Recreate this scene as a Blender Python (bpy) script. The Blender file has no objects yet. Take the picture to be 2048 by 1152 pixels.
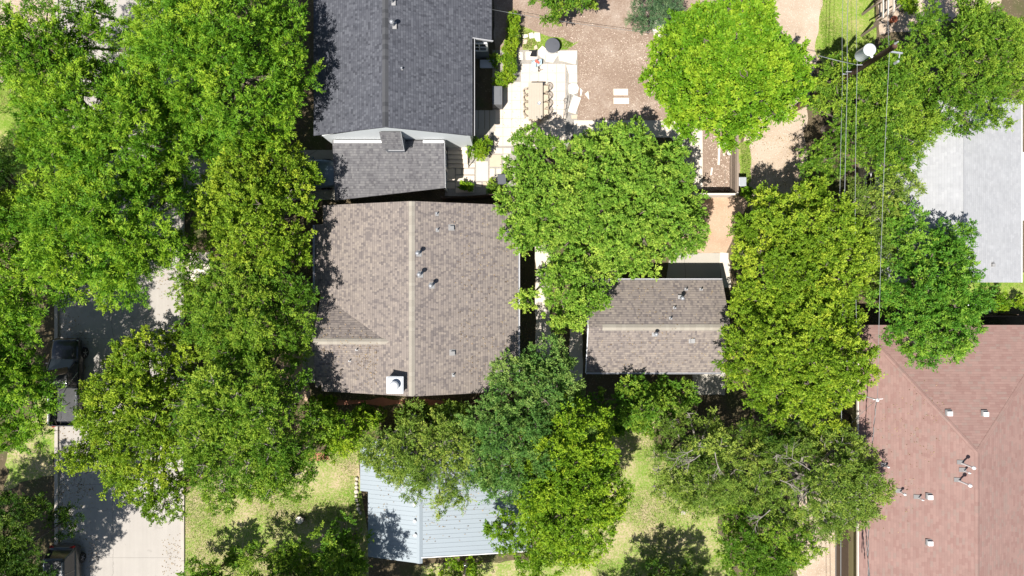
import bpy, math, random
import numpy as np
from mathutils import Vector, Matrix, noise as mnoise

random.seed(7)
R = math.radians
scene = bpy.context.scene
COL = scene.collection
H = 43.0                       # drone height
K = 36.0 / 24.0 / 2048.0       # metres per photo pixel per metre of distance


def P(u, v, z=0.0):
    """photo pixel -> world point at height z (straight-down drone view)"""
    s = (H - z) * K
    return Vector(((u - 1024) * s, (576 - v) * s, z))


# ------------------------------------------------------------------ mesh builder
class MB:
    def __init__(self):
        self.v, self.f, self.m, self.uv = [], [], [], []

    def face(self, pts, mat=0, uv=None):
        i = len(self.v)
        self.v += [tuple(p) for p in pts]
        self.f.append(tuple(range(i, i + len(pts))))
        self.m.append(mat)
        self.uv.append(uv if uv else [(0, 0)] * len(pts))

    def add(self, verts, faces, mat=0):
        i = len(self.v)
        self.v += [tuple(p) for p in verts]
        for f in faces:
            self.f.append(tuple(i + a for a in f))
            self.m.append(mat)
            self.uv.append([(0, 0)] * len(f))

    def box(self, c, s, rz=0.0, mat=0, taper=1.0, ry=0.0, rx=0.0):
        M = Matrix.Rotation(rz, 3, 'Z') @ Matrix.Rotation(ry, 3, 'Y') @ Matrix.Rotation(rx, 3, 'X')
        vs = []
        for z in (-.5, .5):
            t = taper if z > 0 else 1.0
            for x, y in ((-.5, -.5), (.5, -.5), (.5, .5), (-.5, .5)):
                vs.append(Vector(c) + M @ Vector((x * s[0] * t, y * s[1] * t, z * s[2])))
        self.add(vs, [(3, 2, 1, 0), (4, 5, 6, 7), (0, 1, 5, 4), (1, 2, 6, 5), (2, 3, 7, 6), (3, 0, 4, 7)], mat)

    def bar(self, a, b, w, h=None, mat=0):
        """box section from a to b"""
        a, b = Vector(a), Vector(b)
        h = h or w
        d = (b - a).normalized()
        up = Vector((0, 0, 1)) if abs(d.z) < .95 else Vector((0, 1, 0))
        s = d.cross(up).normalized()
        t = s.cross(d).normalized()
        vs = []
        for p in (a, b):
            for i, j in ((-1, -1), (1, -1), (1, 1), (-1, 1)):
                vs.append(p + s * (i * w / 2) + t * (j * h / 2))
        self.add(vs, [(3, 2, 1, 0), (4, 5, 6, 7), (0, 1, 5, 4), (1, 2, 6, 5), (2, 3, 7, 6), (3, 0, 4, 7)], mat)

    def prism(self, poly, z0, z1, mat=0, bevel=0.0):
        n = len(poly)
        c = Vector((sum(p[0] for p in poly) / n, sum(p[1] for p in poly) / n))
        bot = [(p[0], p[1], z0) for p in poly]
        if bevel:
            mid = [(p[0], p[1], z1 - bevel) for p in poly]
            top = []
            for p in poly:
                d = Vector((p[0], p[1])) - c
                q = c + d * max(0.3, 1 - bevel * 1.2 / max(d.length, .01))
                top.append((q.x, q.y, z1))
            rings = [bot, mid, top]
        else:
            rings = [bot, [(p[0], p[1], z1) for p in poly]]
        vs = sum(rings, [])
        fs = [tuple(reversed(range(n))), tuple(range(n * (len(rings) - 1), n * len(rings)))]
        for r in range(len(rings) - 1):
            for i in range(n):
                j = (i + 1) % n
                fs.append((r * n + i, r * n + j, (r + 1) * n + j, (r + 1) * n + i))
        self.add(vs, fs, mat)

    def tube(self, pts, rad, n=6, mat=0, cap=True):
        pts = [Vector(p) for p in pts]
        if not hasattr(rad, '__len__'):
            rad = [rad] * len(pts)
        vs, fs = [], []
        for i, p in enumerate(pts):
            d = (pts[min(i + 1, len(pts) - 1)] - pts[max(i - 1, 0)])
            d = d.normalized() if d.length > 1e-6 else Vector((0, 0, 1))
            up = Vector((0, 0, 1)) if abs(d.z) < .9 else Vector((1, 0, 0))
            s = d.cross(up).normalized()
            t = d.cross(s)
            for j in range(n):
                a = 2 * math.pi * j / n
                vs.append(p + (s * math.cos(a) + t * math.sin(a)) * rad[i])
        for i in range(len(pts) - 1):
            for j in range(n):
                k = (j + 1) % n
                fs.append((i * n + j, i * n + k, (i + 1) * n + k, (i + 1) * n + j))
        if cap:
            fs.append(tuple(range(n)))
            fs.append(tuple(reversed(range((len(pts) - 1) * n, len(pts) * n))))
        self.add(vs, fs, mat)

    def lathe(self, prof, c=(0, 0, 0), n=24, mat=0, M=None):
        vs, fs = [], []
        for r, z in prof:
            for j in range(n):
                a = 2 * math.pi * j / n
                q = Vector((r * math.cos(a), r * math.sin(a), z))
                if M is not None:
                    q = M @ q
                vs.append(Vector(c) + q)
        for i in range(len(prof) - 1):
            for j in range(n):
                k = (j + 1) % n
                fs.append((i * n + j, i * n + k, (i + 1) * n + k, (i + 1) * n + j))
        fs.append(tuple(reversed(range(n))))
        fs.append(tuple(range((len(prof) - 1) * n, len(prof) * n)))
        self.add(vs, fs, mat)

    def slab(self, pts, t=.1, mat=0, side=None):
        """sloped roof plane: top polygon with metric uv (u along the eave, v up the slope), thickness t below"""
        pts = [Vector(p) for p in pts]
        n = Vector((0, 0, 0))
        for i in range(1, len(pts) - 1):
            n += (pts[i] - pts[0]).cross(pts[i + 1] - pts[0])
        n.normalize()
        if n.z < 0:
            pts = pts[::-1]
            n = -n
        if n.z > .9995:
            e = Vector((1, 0, 0))
        else:
            e = Vector((-n.y, n.x, 0)).normalized()
        w = n.cross(e).normalized()
        if w.z < 0:
            w = -w
        self.face(pts, mat, [(p.dot(e), p.dot(w)) for p in pts])
        lo = [p - Vector((0, 0, t)) for p in pts]
        self.face(lo[::-1], mat if side is None else side)
        for i in range(len(pts)):
            j = (i + 1) % len(pts)
            self.face([pts[i], lo[i], lo[j], pts[j]], mat if side is None else side)


OFF = {}      # object -> world offset of its origin


def build(name, mb, mats, parent=None, smooth=False, loc=None, local=False):
    me = bpy.data.meshes.new(name)
    off = Vector((0, 0, 0))
    if parent is not None and not local:
        off = OFF.get(parent.name, Vector((0, 0, 0)))
    elif loc is not None and not local:
        off = Vector(loc)
    me.from_pydata([(x - off.x, y - off.y, z - off.z) for x, y, z in mb.v], [], mb.f)
    ul = me.uv_layers.new(name='UVMap')
    flat = [c for fu in mb.uv for q in fu for c in q]
    ul.data.foreach_set('uv', flat)
    if not isinstance(mats, (list, tuple)):
        mats = [mats]
    for m in mats:
        me.materials.append(m)
    me.polygons.foreach_set('material_index', mb.m)
    me.polygons.foreach_set('use_smooth', [smooth] * len(mb.f))
    me.update()
    o = bpy.data.objects.new(name, me)
    COL.objects.link(o)
    if parent is not None:
        o.parent = parent
        OFF[o.name] = off
    else:
        if loc is not None:
            o.location = loc
        OFF[o.name] = off
    return o


def bevel(o, w=.02, seg=2):
    m = o.modifiers.new('bevel', 'BEVEL')
    m.width = w
    m.segments = seg
    m.limit_method = 'ANGLE'
    m.angle_limit = R(40)
    return o


def tag(o, label, cat, group=None, kind=None):
    o['label'] = label
    o['category'] = cat
    if group:
        o['group'] = group
    if kind:
        o['kind'] = kind
    return o


def thing(name, loc, label, cat, group=None, rz=0.0):
    o = bpy.data.objects.new(name, None)
    COL.objects.link(o)
    o.location = loc
    o.rotation_euler = (0, 0, rz)
    o.empty_display_size = .3
    OFF[o.name] = Vector(loc)
    return tag(o, label, cat, group)


def struct(o):
    o['kind'] = 'structure'
    return o


def copy_tree(o, parent=None):
    c = o.copy()
    COL.objects.link(c)
    if parent:
        c.parent = parent
    for ch in list(o.children):
        copy_tree(ch, c)
    return c


# ------------------------------------------------------------------ materials
class NT:
    def __init__(self, name):
        self.mat = bpy.data.materials.new(name)
        self.mat.use_nodes = True
        self.t = self.mat.node_tree
        self.t.nodes.clear()
        self.out = self.t.nodes.new('ShaderNodeOutputMaterial')

    def n(self, typ, **kw):
        nd = self.t.nodes.new(typ)
        for k, val in kw.items():
            if k.startswith('i_'):
                key = k[2:]
                key = int(key) if key.isdigit() else key.replace('_', ' ')
                self.set(nd.inputs[key], val)
            else:
                setattr(nd, k, val)
        return nd

    def set(self, inp, val):
        if isinstance(val, bpy.types.NodeSocket):
            self.t.links.new(val, inp)
        elif isinstance(val, bpy.types.Node):
            self.t.links.new(val.outputs[0], inp)
        else:
            if isinstance(val, tuple) and len(val) == 3 and inp.type == 'RGBA':
                val = (*val, 1)
            inp.default_value = val

    def math(self, op, a, b=0.0):
        nd = self.n('ShaderNodeMath', operation=op)
        self.set(nd.inputs[0], a)
        self.set(nd.inputs[1], b)
        return nd.outputs[0]

    def mix(self, fac, a, b, mode='MIX'):
        nd = self.n('ShaderNodeMix', data_type='RGBA', blend_type=mode)
        self.set(nd.inputs[0], fac)
        self.set(nd.inputs[6], a)
        self.set(nd.inputs[7], b)
        return nd.outputs[2]

    def ramp(self, fac, stops, const=False):
        nd = self.n('ShaderNodeValToRGB')
        cr = nd.color_ramp
        if const:
            cr.interpolation = 'CONSTANT'
        while len(cr.elements) < len(stops):
            cr.elements.new(.5)
        for e, (p, c) in zip(cr.elements, stops):
            e.position = p
            e.color = (*c, 1) if len(c) == 3 else c
        self.set(nd.inputs[0], fac)
        return nd.outputs[0]

    def noise(self, scale, vec=None, detail=4.0, rough=.6):
        nd = self.n('ShaderNodeTexNoise')
        nd.inputs['Scale'].default_value = scale
        nd.inputs['Detail'].default_value = detail
        nd.inputs['Roughness'].default_value = rough
        if vec is not None:
            self.set(nd.inputs['Vector'], vec)
        return nd.outputs['Fac']

    def pos(self):
        return self.n('ShaderNodeNewGeometry').outputs['Position']

    def principled(self, color, rough=.8, metal=0.0, spec=.3, bump=None, bstr=.3, bdist=.02):
        p = self.n('ShaderNodeBsdfPrincipled')
        self.set(p.inputs['Base Color'], color)
        self.set(p.inputs['Roughness'], rough)
        self.set(p.inputs['Metallic'], metal)
        p.inputs['Specular IOR Level'].default_value = spec
        if bump is not None:
            b = self.n('ShaderNodeBump')
            b.inputs['Strength'].default_value = bstr
            b.inputs['Distance'].default_value = bdist
            self.set(b.inputs['Height'], bump)
            self.t.links.new(b.outputs[0], p.inputs['Normal'])
        self.t.links.new(p.outputs[0], self.out.inputs[0])
        return p


def mul(c, f):
    return tuple(min(1, x * f) for x in c)


def m_simple(name, c, rough=.7, metal=0.0, var=.15, scale=3.0, spec=.3, bstr=.15):
    t = NT(name)
    f = t.noise(scale, t.pos(), 5, .65)
    g = t.noise(scale * 9, t.pos(), 3, .6)
    col = t.mix(f, mul(c, 1 - var), mul(c, 1 + var))
    col = t.mix(.25, col, t.mix(g, mul(c, 1 - var * 1.5), mul(c, 1 + var * 1.5)))
    t.principled(col, rough, metal, spec, g, bstr, .01)
    return t.mat


def m_shingle(name, cols, course=.145, tab=.13, stain=(.5, .5, .5), stain_amt=.2, ridge=False, lip_and_shadow=.5, bs=.8):
    """laminated shingles: staggered rows of tabs, each its own tone; a granule lip at every course, tab shadow painted into it"""
    t = NT(name)
    uv = t.n('ShaderNodeUVMap').outputs[0]
    sp = t.n('ShaderNodeSeparateXYZ')
    t.set(sp.inputs[0], uv)
    v = t.math('DIVIDE', sp.outputs[1], course)
    row = t.math('FLOOR', v)
    fr = t.math('FRACT', v)
    wn = t.n('ShaderNodeTexWhiteNoise', noise_dimensions='1D')
    t.set(wn.inputs['W'], row)
    u = t.math('ADD', t.math('DIVIDE', sp.outputs[0], tab), t.math('MULTIPLY', wn.outputs['Value'], 37.3))
    # uneven tab widths: warp u
    nz = t.n('ShaderNodeTexNoise', noise_dimensions='2D')
    nz.inputs['Scale'].default_value = 1.0
    nz.inputs['Detail'].default_value = 0
    cv = t.n('ShaderNodeCombineXYZ')
    t.set(cv.inputs[0], t.math('MULTIPLY', u, .8))
    t.set(cv.inputs[1], t.math('MULTIPLY', row, 7.7))
    t.set(nz.inputs['Vector'], cv.outputs[0])
    u2 = t.math('ADD', u, t.math('MULTIPLY', nz.outputs['Fac'], .9))
    cell = t.math('FLOOR', u2)
    cc = t.n('ShaderNodeCombineXYZ')
    t.set(cc.inputs[0], cell)
    t.set(cc.inputs[1], row)
    w2 = t.n('ShaderNodeTexWhiteNoise', noise_dimensions='2D')
    t.set(w2.inputs['Vector'], cc.outputs[0])
    val = w2.outputs['Value']
    n = len(cols)
    acc, stops = 0, []
    for c, w in cols:
        stops.append((acc, c))
        acc += w
    col = t.ramp(val, stops, True)
    big = t.noise(.45, t.pos(), 4, .6)
    blot = t.noise(2.2, t.pos(), 3, .6)
    gran = t.noise(60, t.pos(), 2, .7)
    sv = t.n('ShaderNodeCombineXYZ')
    t.set(sv.inputs[0], t.math('MULTIPLY', sp.outputs[0], 1.6))
    t.set(sv.inputs[1], t.math('MULTIPLY', sp.outputs[1], .22))
    streak = t.noise(1.0, sv.outputs[0], 5, .65)
    col = t.mix(.3, col, t.mix(streak, (.62, .61, .6), (1.36, 1.36, 1.37)), 'MULTIPLY')
    col = t.mix(t.math('MULTIPLY', big, stain_amt * 1.6), col, mul(stain, 1), 'MULTIPLY')
    col = t.mix(.22, col, t.mix(blot, (.55, .55, .55), (1.3, 1.3, 1.3)), 'MULTIPLY')
    col = t.mix(.3, col, t.mix(gran, (.5, .5, .5), (1.5, 1.5, 1.5)), 'MULTIPLY')
    band = t.math('MULTIPLY', t.math('LESS_THAN', fr, .16), lip_and_shadow)
    col = t.mix(band, col, (.5, .5, .52), 'MULTIPLY')  # dark granule band, with the tab's shadow line put into the colour
    # height: each course rises toward its lower edge, alternate tabs are a layer thicker
    hgt = t.math('ADD', t.math('SUBTRACT', 1.0, fr), t.math('MULTIPLY', t.math('GREATER_THAN', val, .5), .5))
    hgt = t.math('ADD', hgt, t.math('MULTIPLY', gran, .25))
    t.principled(col, .93, 0, .12, hgt, bs, .012)
    return t.mat


def m_ground(name, c1, c2, c3, speck, scale=.5, fine=14.0, speck_amt=.25, speck_scale=22.0, bstr=.5, ramp=(.30, .5, .70), fuzz=.0):
    t = NT(name)
    p = t.pos()
    a = t.noise(scale, p, 6, .65)
    b = t.noise(fine, p, 5, .7)
    if fuzz:
        a = t.math('ADD', t.math('MULTIPLY', a, 1 - fuzz), t.math('MULTIPLY', t.noise(scale * 14, p, 6, .75), fuzz))
    col = t.ramp(a, [(ramp[0], c1), (ramp[1], c2), (ramp[2], c3)])
    col = t.mix(.55, col, t.mix(b, (.45, .45, .45), (1.55, 1.55, 1.55)), 'MULTIPLY')
    vo = t.n('ShaderNodeTexVoronoi')
    vo.inputs['Scale'].default_value = speck_scale
    t.set(vo.inputs['Vector'], p)
    sc = t.n('ShaderNodeSeparateColor')
    t.set(sc.inputs[0], vo.outputs['Color'])
    m = t.math('MULTIPLY', t.math('GREATER_THAN', sc.outputs[0], 1 - speck_amt), t.math('LESS_THAN', vo.outputs['Distance'], .38))
    col = t.mix(m, col, speck)
    t.principled(col, .95, 0, .1, b, bstr, .05)
    return t.mat


def m_concrete(name, c, var=.12, crack=True, scale=.7, spots=0.0):
    t = NT(name)
    p = t.pos()
    a = t.noise(scale, p, 6, .65)
    b = t.noise(35, p, 4, .7)
    col = t.mix(a, mul(c, 1 - var * 1.6), mul(c, 1 + var))
    col = t.mix(.3, col, t.mix(b, (.6, .6, .6), (1.4, 1.4, 1.4)), 'MULTIPLY')
    if crack:
        vo = t.n('ShaderNodeTexVoronoi', feature='DISTANCE_TO_EDGE')
        vo.inputs['Scale'].default_value = .33
        nw = t.n('ShaderNodeTexNoise')
        nw.inputs['Scale'].default_value = 1.7
        t.set(nw.inputs['Vector'], p)
        t.set(vo.inputs['Vector'], t.mix(.12, p, nw.outputs['Color']))
        cr = t.math('LESS_THAN', vo.outputs['Distance'], .006)
        col = t.mix(t.math('MULTIPLY', cr, .5), col, mul(c, .35))
    t.principled(col, .9, 0, .15, b, .25, .01)
    return t.mat


def m_leaf(name, c1, c2, trans=.22, tcol=None, rough=.5, spec=.13):
    t = NT(name)
    at = t.n('ShaderNodeAttribute', attribute_name='tint')
    col = t.ramp(at.outputs['Fac'], [(0, mul(c1, .85)), (.3, c1), (.82, c2), (1, (c2[0] * 1.18, c2[1] * 1.05, c2[2] * 1.1))])
    p = t.n('ShaderNodeBsdfPrincipled')
    t.set(p.inputs['Base Color'], col)
    p.inputs['Roughness'].default_value = rough
    p.inputs['Specular IOR Level'].default_value = spec
    tr = t.n('ShaderNodeBsdfTranslucent')
    tc = t.mix(at.outputs['Fac'], mul((c1[0] * 1.35, c1[1] * 1.5, c1[2] * .7), 1), mul((c2[0] * 1.35, c2[1] * 1.45, c2[2] * .7), 1))
    t.set(tr.inputs[0], tc)
    mx = t.n('ShaderNodeMixShader')
    mx.inputs[0].default_value = trans
    t.t.links.new(p.outputs[0], mx.inputs[1])
    t.t.links.new(tr.outputs[0], mx.inputs[2])
    t.t.links.new(mx.outputs[0], t.out.inputs[0])
    return t.mat


def m_paint(name, c, rough=.25, metal=.0, coat=.6):
    t = NT(name)
    g = t.noise(3, t.pos(), 4, .6)
    p = t.principled(t.mix(g, mul(c, .92), mul(c, 1.08)), t.math('ADD', rough, t.math('MULTIPLY', g, .12)), metal, .5)
    p.inputs['Coat Weight'].default_value = coat
    p.inputs['Coat Roughness'].default_value = .07
    return t.mat


M = {}
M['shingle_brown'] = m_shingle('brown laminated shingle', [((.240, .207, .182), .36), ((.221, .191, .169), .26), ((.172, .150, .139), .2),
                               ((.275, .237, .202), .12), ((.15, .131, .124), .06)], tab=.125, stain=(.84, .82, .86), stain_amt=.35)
M['ridge_brown'] = m_shingle('brown ridge cap shingle', [((.35, .32, .27), .5), ((.32, .29, .245), .5)], course=.6, tab=.28)
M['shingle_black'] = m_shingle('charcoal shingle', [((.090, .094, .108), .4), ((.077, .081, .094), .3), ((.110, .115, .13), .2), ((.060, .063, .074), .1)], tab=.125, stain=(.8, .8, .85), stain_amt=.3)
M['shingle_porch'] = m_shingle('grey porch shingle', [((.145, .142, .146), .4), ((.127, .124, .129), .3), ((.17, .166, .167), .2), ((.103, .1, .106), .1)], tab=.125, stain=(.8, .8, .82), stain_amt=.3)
M['ridge_black'] = m_shingle('charcoal ridge cap', [((.062, .064, .07), .5), ((.085, .087, .094), .5)], course=.6, tab=.28)
M['shingle_white'] = m_shingle('pale grey shingle', [((.36, .366, .376), .6), ((.34, .346, .357), .25), ((.38, .386, .395), .15)], tab=.22, stain=(.85, .85, .87), stain_amt=.3, lip_and_shadow=.15, bs=.4)
M['shingle_red'] = m_shingle('faded red shingle', [((.255, .164, .143), .36), ((.272, .176, .153), .3), ((.243, .150, .131), .2), ((.250, .176, .153), .14)], tab=.3, stain=(.86, .84, .84), stain_amt=.3, lip_and_shadow=.15, bs=.35)
M['metal_roof'] = m_simple('pale blue steel roofing', (.255, .295, .325), .55, .1, .05, .8, .4, .03)
M['gutter'] = m_simple('white painted gutter', (.55, .55, .57), .45, 0, .05, 2)
M['trim_grey'] = m_simple('grey painted trim', (.42, .42, .43), .6, 0, .05, 2)
M['white_trim'] = m_simple('white painted trim', (.75, .75, .75), .6, 0, .05, 2)
M['pale_wall'] = m_simple('pale grey siding', (.60, .63, .64), .7, 0, .05, 1.5)
M['grey_wall'] = m_simple('slate grey siding', (.16, .17, .19), .7, 0, .08, 2)
M['tan_wall'] = m_simple('tan siding', (.36, .32, .24), .8, 0, .1, 2)
M['olive_wall'] = m_simple('olive siding', (.28, .24, .12), .8, 0, .12, 2)
M['dark_glass'] = m_simple('dark window glass', (.02, .025, .03), .08, 0, .1, 2, .6, 0)
M['galv'] = m_simple('galvanised sheet', (.55, .57, .6), .4, .55, .08, 5)
M['cap_metal'] = m_simple('pale painted cap', (.46, .48, .51), .5, .1, .1, 2)
M['black_metal'] = m_simple('black metal', (.02, .02, .022), .45, .3, .2, 6)
M['vent_grey'] = m_simple('grey vent pipe', (.30, .31, .33), .5, .3, .1, 6)
M['flash_pale'] = m_simple('oxidised flashing', (.30, .295, .29), .6, .2, .12, 6)
M['flash_grey'] = m_simple('weathered flashing', (.16, .155, .155), .6, .2, .15, 6)
M['vent_dark'] = m_simple('dark vent pipe', (.03, .032, .038), .5, .2, .2, 6)
M['white_metal'] = m_simple('white enamelled metal', (.8, .8, .8), .35, .1, .04, 3)
M['wood_grey'] = m_simple('weathered grey wood', (.24, .19, .15), .9, 0, .3, 4)
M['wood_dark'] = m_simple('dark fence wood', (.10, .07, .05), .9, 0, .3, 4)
M['wood_pale'] = m_simple('pale fence wood', (.62, .56, .48), .85, 0, .15, 4)
M['pole_wood'] = m_simple('creosote pole wood', (.10, .055, .035), .85, 0, .3, 5)
M['teak'] = m_simple('bleached table wood', (.43, .38, .31), .8, 0, .12, 4)
M['wicker'] = m_simple('tan wicker', (.46, .39, .30), .8, 0, .25, 12)
M['cover_grey'] = m_simple('grey grill cover', (.13, .135, .145), .75, 0, .12, 3)
M['lid_grey'] = m_simple('slate lid', (.085, .09, .105), .6, 0, .1, 2)
M['stone_white'] = m_simple('cream flagstone', (.66, .61, .53), .85, 0, .12, 2.5, .2, .3)
M['stone_tan'] = m_simple('tan flagstone', (.50, .41, .31), .85, 0, .15, 2.5, .2, .3)
M['rock'] = m_simple('pale rock', (.5, .45, .38), .9, 0, .2, 5, .2, .4)
M['wire_white'] = m_simple('pale wire', (.24, .255, .26), .5, .3, .1, 3)
M['wire_black'] = m_simple('black cable', (.02, .02, .02), .6, 0, .2, 3)
M['transformer'] = m_simple('white transformer paint', (.72, .74, .78), .4, .1, .05, 3)
M['bark'] = m_simple('grey bark', (.15, .125, .10), .95, 0, .35, 6, .1, .6)
M['bark_grey'] = m_simple('grey twig bark', (.25, .225, .195), .95, 0, .3, 6, .1, .5)
M['bark_pale'] = m_simple('pale bark', (.34, .30, .26), .95, 0, .25, 6, .1, .5)
M['bin'] = m_simple('dark bin plastic', (.035, .038, .045), .55, 0, .15, 3)
M['cloth_blue'] = m_simple('pale blue cloth', (.38, .5, .58), .8, 0, .1, 4)
M['cloth_red'] = m_simple('faded red cloth', (.42, .11, .08), .8, 0, .15, 4)
M['terracotta'] = m_simple('terracotta', (.36, .12, .07), .8, 0, .15, 4)
M['paint_black'] = m_paint('black car paint', (.012, .013, .015))
M['paint_blue'] = m_paint('blue grey car paint', (.12, .17, .21), .3, .4)
M['paint_grey'] = m_paint('dark grey car paint', (.075, .075, .075), .3, .4)
M['tyre'] = m_simple('tyre rubber', (.018, .018, .018), .85, 0, .2, 8)
M['rim'] = m_simple('alloy rim', (.5, .5, .52), .3, .8, .05, 5)
M['lamp_clear'] = m_simple('clear lamp lens', (.35, .37, .4), .12, .2, .05, 5)
M['lamp_red'] = m_simple('red lamp lens', (.3, .01, .01), .2, 0, .1, 5)

# ground family
M['ground'] = m_ground('leaf litter soil', (.075, .06, .035), (.115, .09, .055), (.065, .085, .025), (.2, .16, .1), .35, 9, .18, 12)
M['lawn'] = m_ground('patchy dry lawn', (.15, .245, .035), (.28, .285, .11), (.41, .33, .21), (.20, .27, .05), .55, 18, .35, 15, ramp=(.43, .50, .57), fuzz=.55)
M['lawn_green'] = m_ground('bright grass', (.13, .23, .022), (.20, .27, .05), (.34, .31, .13), (.36, .34, .14), .5, 16, .15, 18, fuzz=.5, ramp=(.42, .51, .60))
M['yard'] = m_ground('brown mulch yard', (.20, .14, .105), (.255, .188, .145), (.40, .33, .275), (.46, .37, .29), .42, 10, .22, 24, fuzz=.35)
M['alley'] = m_ground('pale gravel', (.36, .28, .21), (.42, .335, .255), (.47, .39, .31), (.56, .5, .42), .6, 14, .15, 20)
M['clay'] = m_ground('orange decomposed granite', (.39, .265, .18), (.44, .31, .215), (.48, .35, .25), (.52, .42, .32), .8, 14, .1, 22)
M['path'] = m_concrete('cream concrete', (.60, .54, .46), .1, False)
M['patio'] = m_concrete('cream patio stone', (.60, .52, .44), .08, False, 1.1)
def m_road():
    t = NT('worn concrete road')
    p = t.pos()
    c = (.37, .345, .315)
    a = t.noise(.4, p, 6, .65)
    b = t.noise(35, p, 4, .7)
    col = t.mix(a, mul(c, .85), mul(c, 1.1))
    col = t.mix(.3, col, t.mix(b, (.6, .6, .6), (1.4, 1.4, 1.4)), 'MULTIPLY')
    mp = t.n('ShaderNodeMapping')
    mp.inputs['Scale'].default_value = (2.2, .08, 1)
    t.set(mp.inputs['Vector'], p)
    st = t.noise(1.0, mp.outputs[0], 5, .7)
    col = t.mix(.35, col, t.mix(st, (.6, .59, .58), (1.38, 1.38, 1.38)), 'MULTIPLY')
    sp = t.n('ShaderNodeSeparateXYZ')
    t.set(sp.inputs[0], p)
    wob = t.math('MULTIPLY', t.noise(1.3, p, 4, .7), .5)
    yy = t.math('FRACT', t.math('DIVIDE', t.math('ADD', sp.outputs[1], 40.0), 4.6))
    jn = t.math('LESS_THAN', yy, .006)
    xx = t.math('ABSOLUTE', t.math('ADD', t.math('ADD', sp.outputs[0], 24.9), wob))
    jx = t.math('LESS_THAN', xx, .022)
    yc = t.math('ABSOLUTE', t.math('SUBTRACT', t.math('ADD', sp.outputs[1], t.math('MULTIPLY', wob, 2.5)), -13.3))
    cr = t.math('MULTIPLY', t.math('LESS_THAN', yc, .018), 1.0)
    col = t.mix(t.math('MULTIPLY', t.math('MAXIMUM', t.math('MAXIMUM', jn, jx), cr), .45), col, mul(c, .3))
    oil = t.noise(.9, p, 3, .5)
    col = t.mix(t.math('MULTIPLY', t.math('GREATER_THAN', oil, .66), .25), col, mul(c, .55))
    t.principled(col, .9, 0, .15, b, .25, .01)
    return t.mat


M['road'] = m_road()
M['apron'] = m_concrete('grey apron', (.40, .37, .32), .1, True, .7)
M['kerb'] = m_concrete('kerb concrete', (.42, .38, .33), .15, False, 2)
M['brick'] = m_concrete('red brick paving', (.38, .17, .11), .2, False, 4)
M['gravel_dark'] = m_ground('grey gravel joints', (.24, .22, .2), (.3, .28, .25), (.36, .33, .3), (.45, .42, .38), .8, 25, .25, 28)

# leaves
M['leaf_pecan'] = m_leaf('pecan leaf', (.092, .225, .014), (.275, .425, .030))
M['leaf_crape'] = m_leaf('crape leaf', (.135, .245, .016), (.335, .440, .036))
M['leaf_elm'] = m_leaf('elm leaf', (.088, .195, .016), (.250, .370, .036))
M['leaf_olive'] = m_leaf('olive green leaf', (.125, .215, .030), (.305, .395, .064))
M['leaf_oak'] = m_leaf('light green leaf', (.145, .290, .030), (.345, .485, .066))
M['leaf_lime'] = m_leaf('lime leaf', (.110, .250, .012), (.265, .405, .026))
M['leaf_yellow'] = m_leaf('yellow green leaf', (.125, .245, .014), (.300, .425, .026))
M['leaf_blue'] = m_leaf('blue green leaf', (.090, .205, .040), (.230, .345, .076))
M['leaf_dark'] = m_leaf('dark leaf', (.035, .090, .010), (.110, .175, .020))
M['leaf_rose'] = m_leaf('glossy dark green leaf', (.080, .185, .016), (.220, .330, .034))
M['leaf_juniper'] = m_leaf('juniper needle', (.085, .165, .075), (.190, .275, .130))
M['leaf_emerald'] = m_leaf('emerald leaf', (.080, .215, .020), (.225, .375, .040))
M['blade'] = m_leaf('grass blade', (.13, .27, .02), (.52, .42, .26), .3)

# ------------------------------------------------------------------ ground and paving


SHEETS = []


def sheet(name, pts_px, z, mat, jit=.12, step=.35, seed=0):
    SHEETS.append(name)
    z += .0004 * len(SHEETS)          # no two sheets share a plane
    pts = [P(u, v, 0) for u, v in pts_px]
    out = []
    for i, a in enumerate(pts):
        b = pts[(i + 1) % len(pts)]
        L = (b - a).length
        n = max(1, int(L / step)) if jit else 1
        nrm = Vector((-(b - a).y, (b - a).x, 0)).normalized()
        for j in range(n):
            p = a.lerp(b, j / n)
            if jit:
                p = p + nrm * (mnoise.noise(Vector((p.x * .9 + seed, p.y * .9, 0))) * jit * 2 + mnoise.noise(Vector((p.x * 3, p.y * 3, 5))) * jit)
            out.append((p.x, p.y, z))
    mb = MB()
    mb.face(out)
    o = build(name, mb, mat)
    if o.data.polygons[0].normal.z < 0:
        o.data.flip_normals()
    return struct(o)


g = MB()
S = 160
g.face([(-S, -S, 0), (S, -S, 0), (S, S, 0), (-S, S, 0)])
struct(build('ground', g, M['ground']))

sheet('road', [(118, -700), (364, -700), (364, 1900), (118, 1900)], .004, M['road'], 0)
for (u0, u1) in ((111, 118), (364, 370)):
    mb = MB()
    a, b = P(u0, 1900), P(u1, -700)
    n = 20
    for i in range(n):
        y0 = a.y + (b.y - a.y) * i / n
        y1 = a.y + (b.y - a.y) * (i + 1) / n - .012
        mb.box(((a.x + b.x) / 2, (y0 + y1) / 2, .06), (b.x - a.x, y1 - y0, .12))
    k = struct(bevel(build('kerb', mb, M['kerb']), .02))
sheet('lawn', [(370, 1400), (370, 985), (430, 940), (520, 910), (715, 900), (722, 980), (735, 1060), (738, 1160), (740, 1400)], .004, M['lawn'], .0)
sheet('lawn', [(1150, 1400), (1150, 1110), (1170, 980), (1180, 890), (1235, 835), (1310, 840), (1310, 900), (1420, 1000), (1460, 1120), (1500, 1400)], .004, M['lawn'], .2, seed=3)
sheet('lawn', [(-200, 120), (60, 150), (105, 280), (110, 420), (60, 480), (-200, 470)], .004, M['lawn_green'], .2, seed=5)
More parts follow.
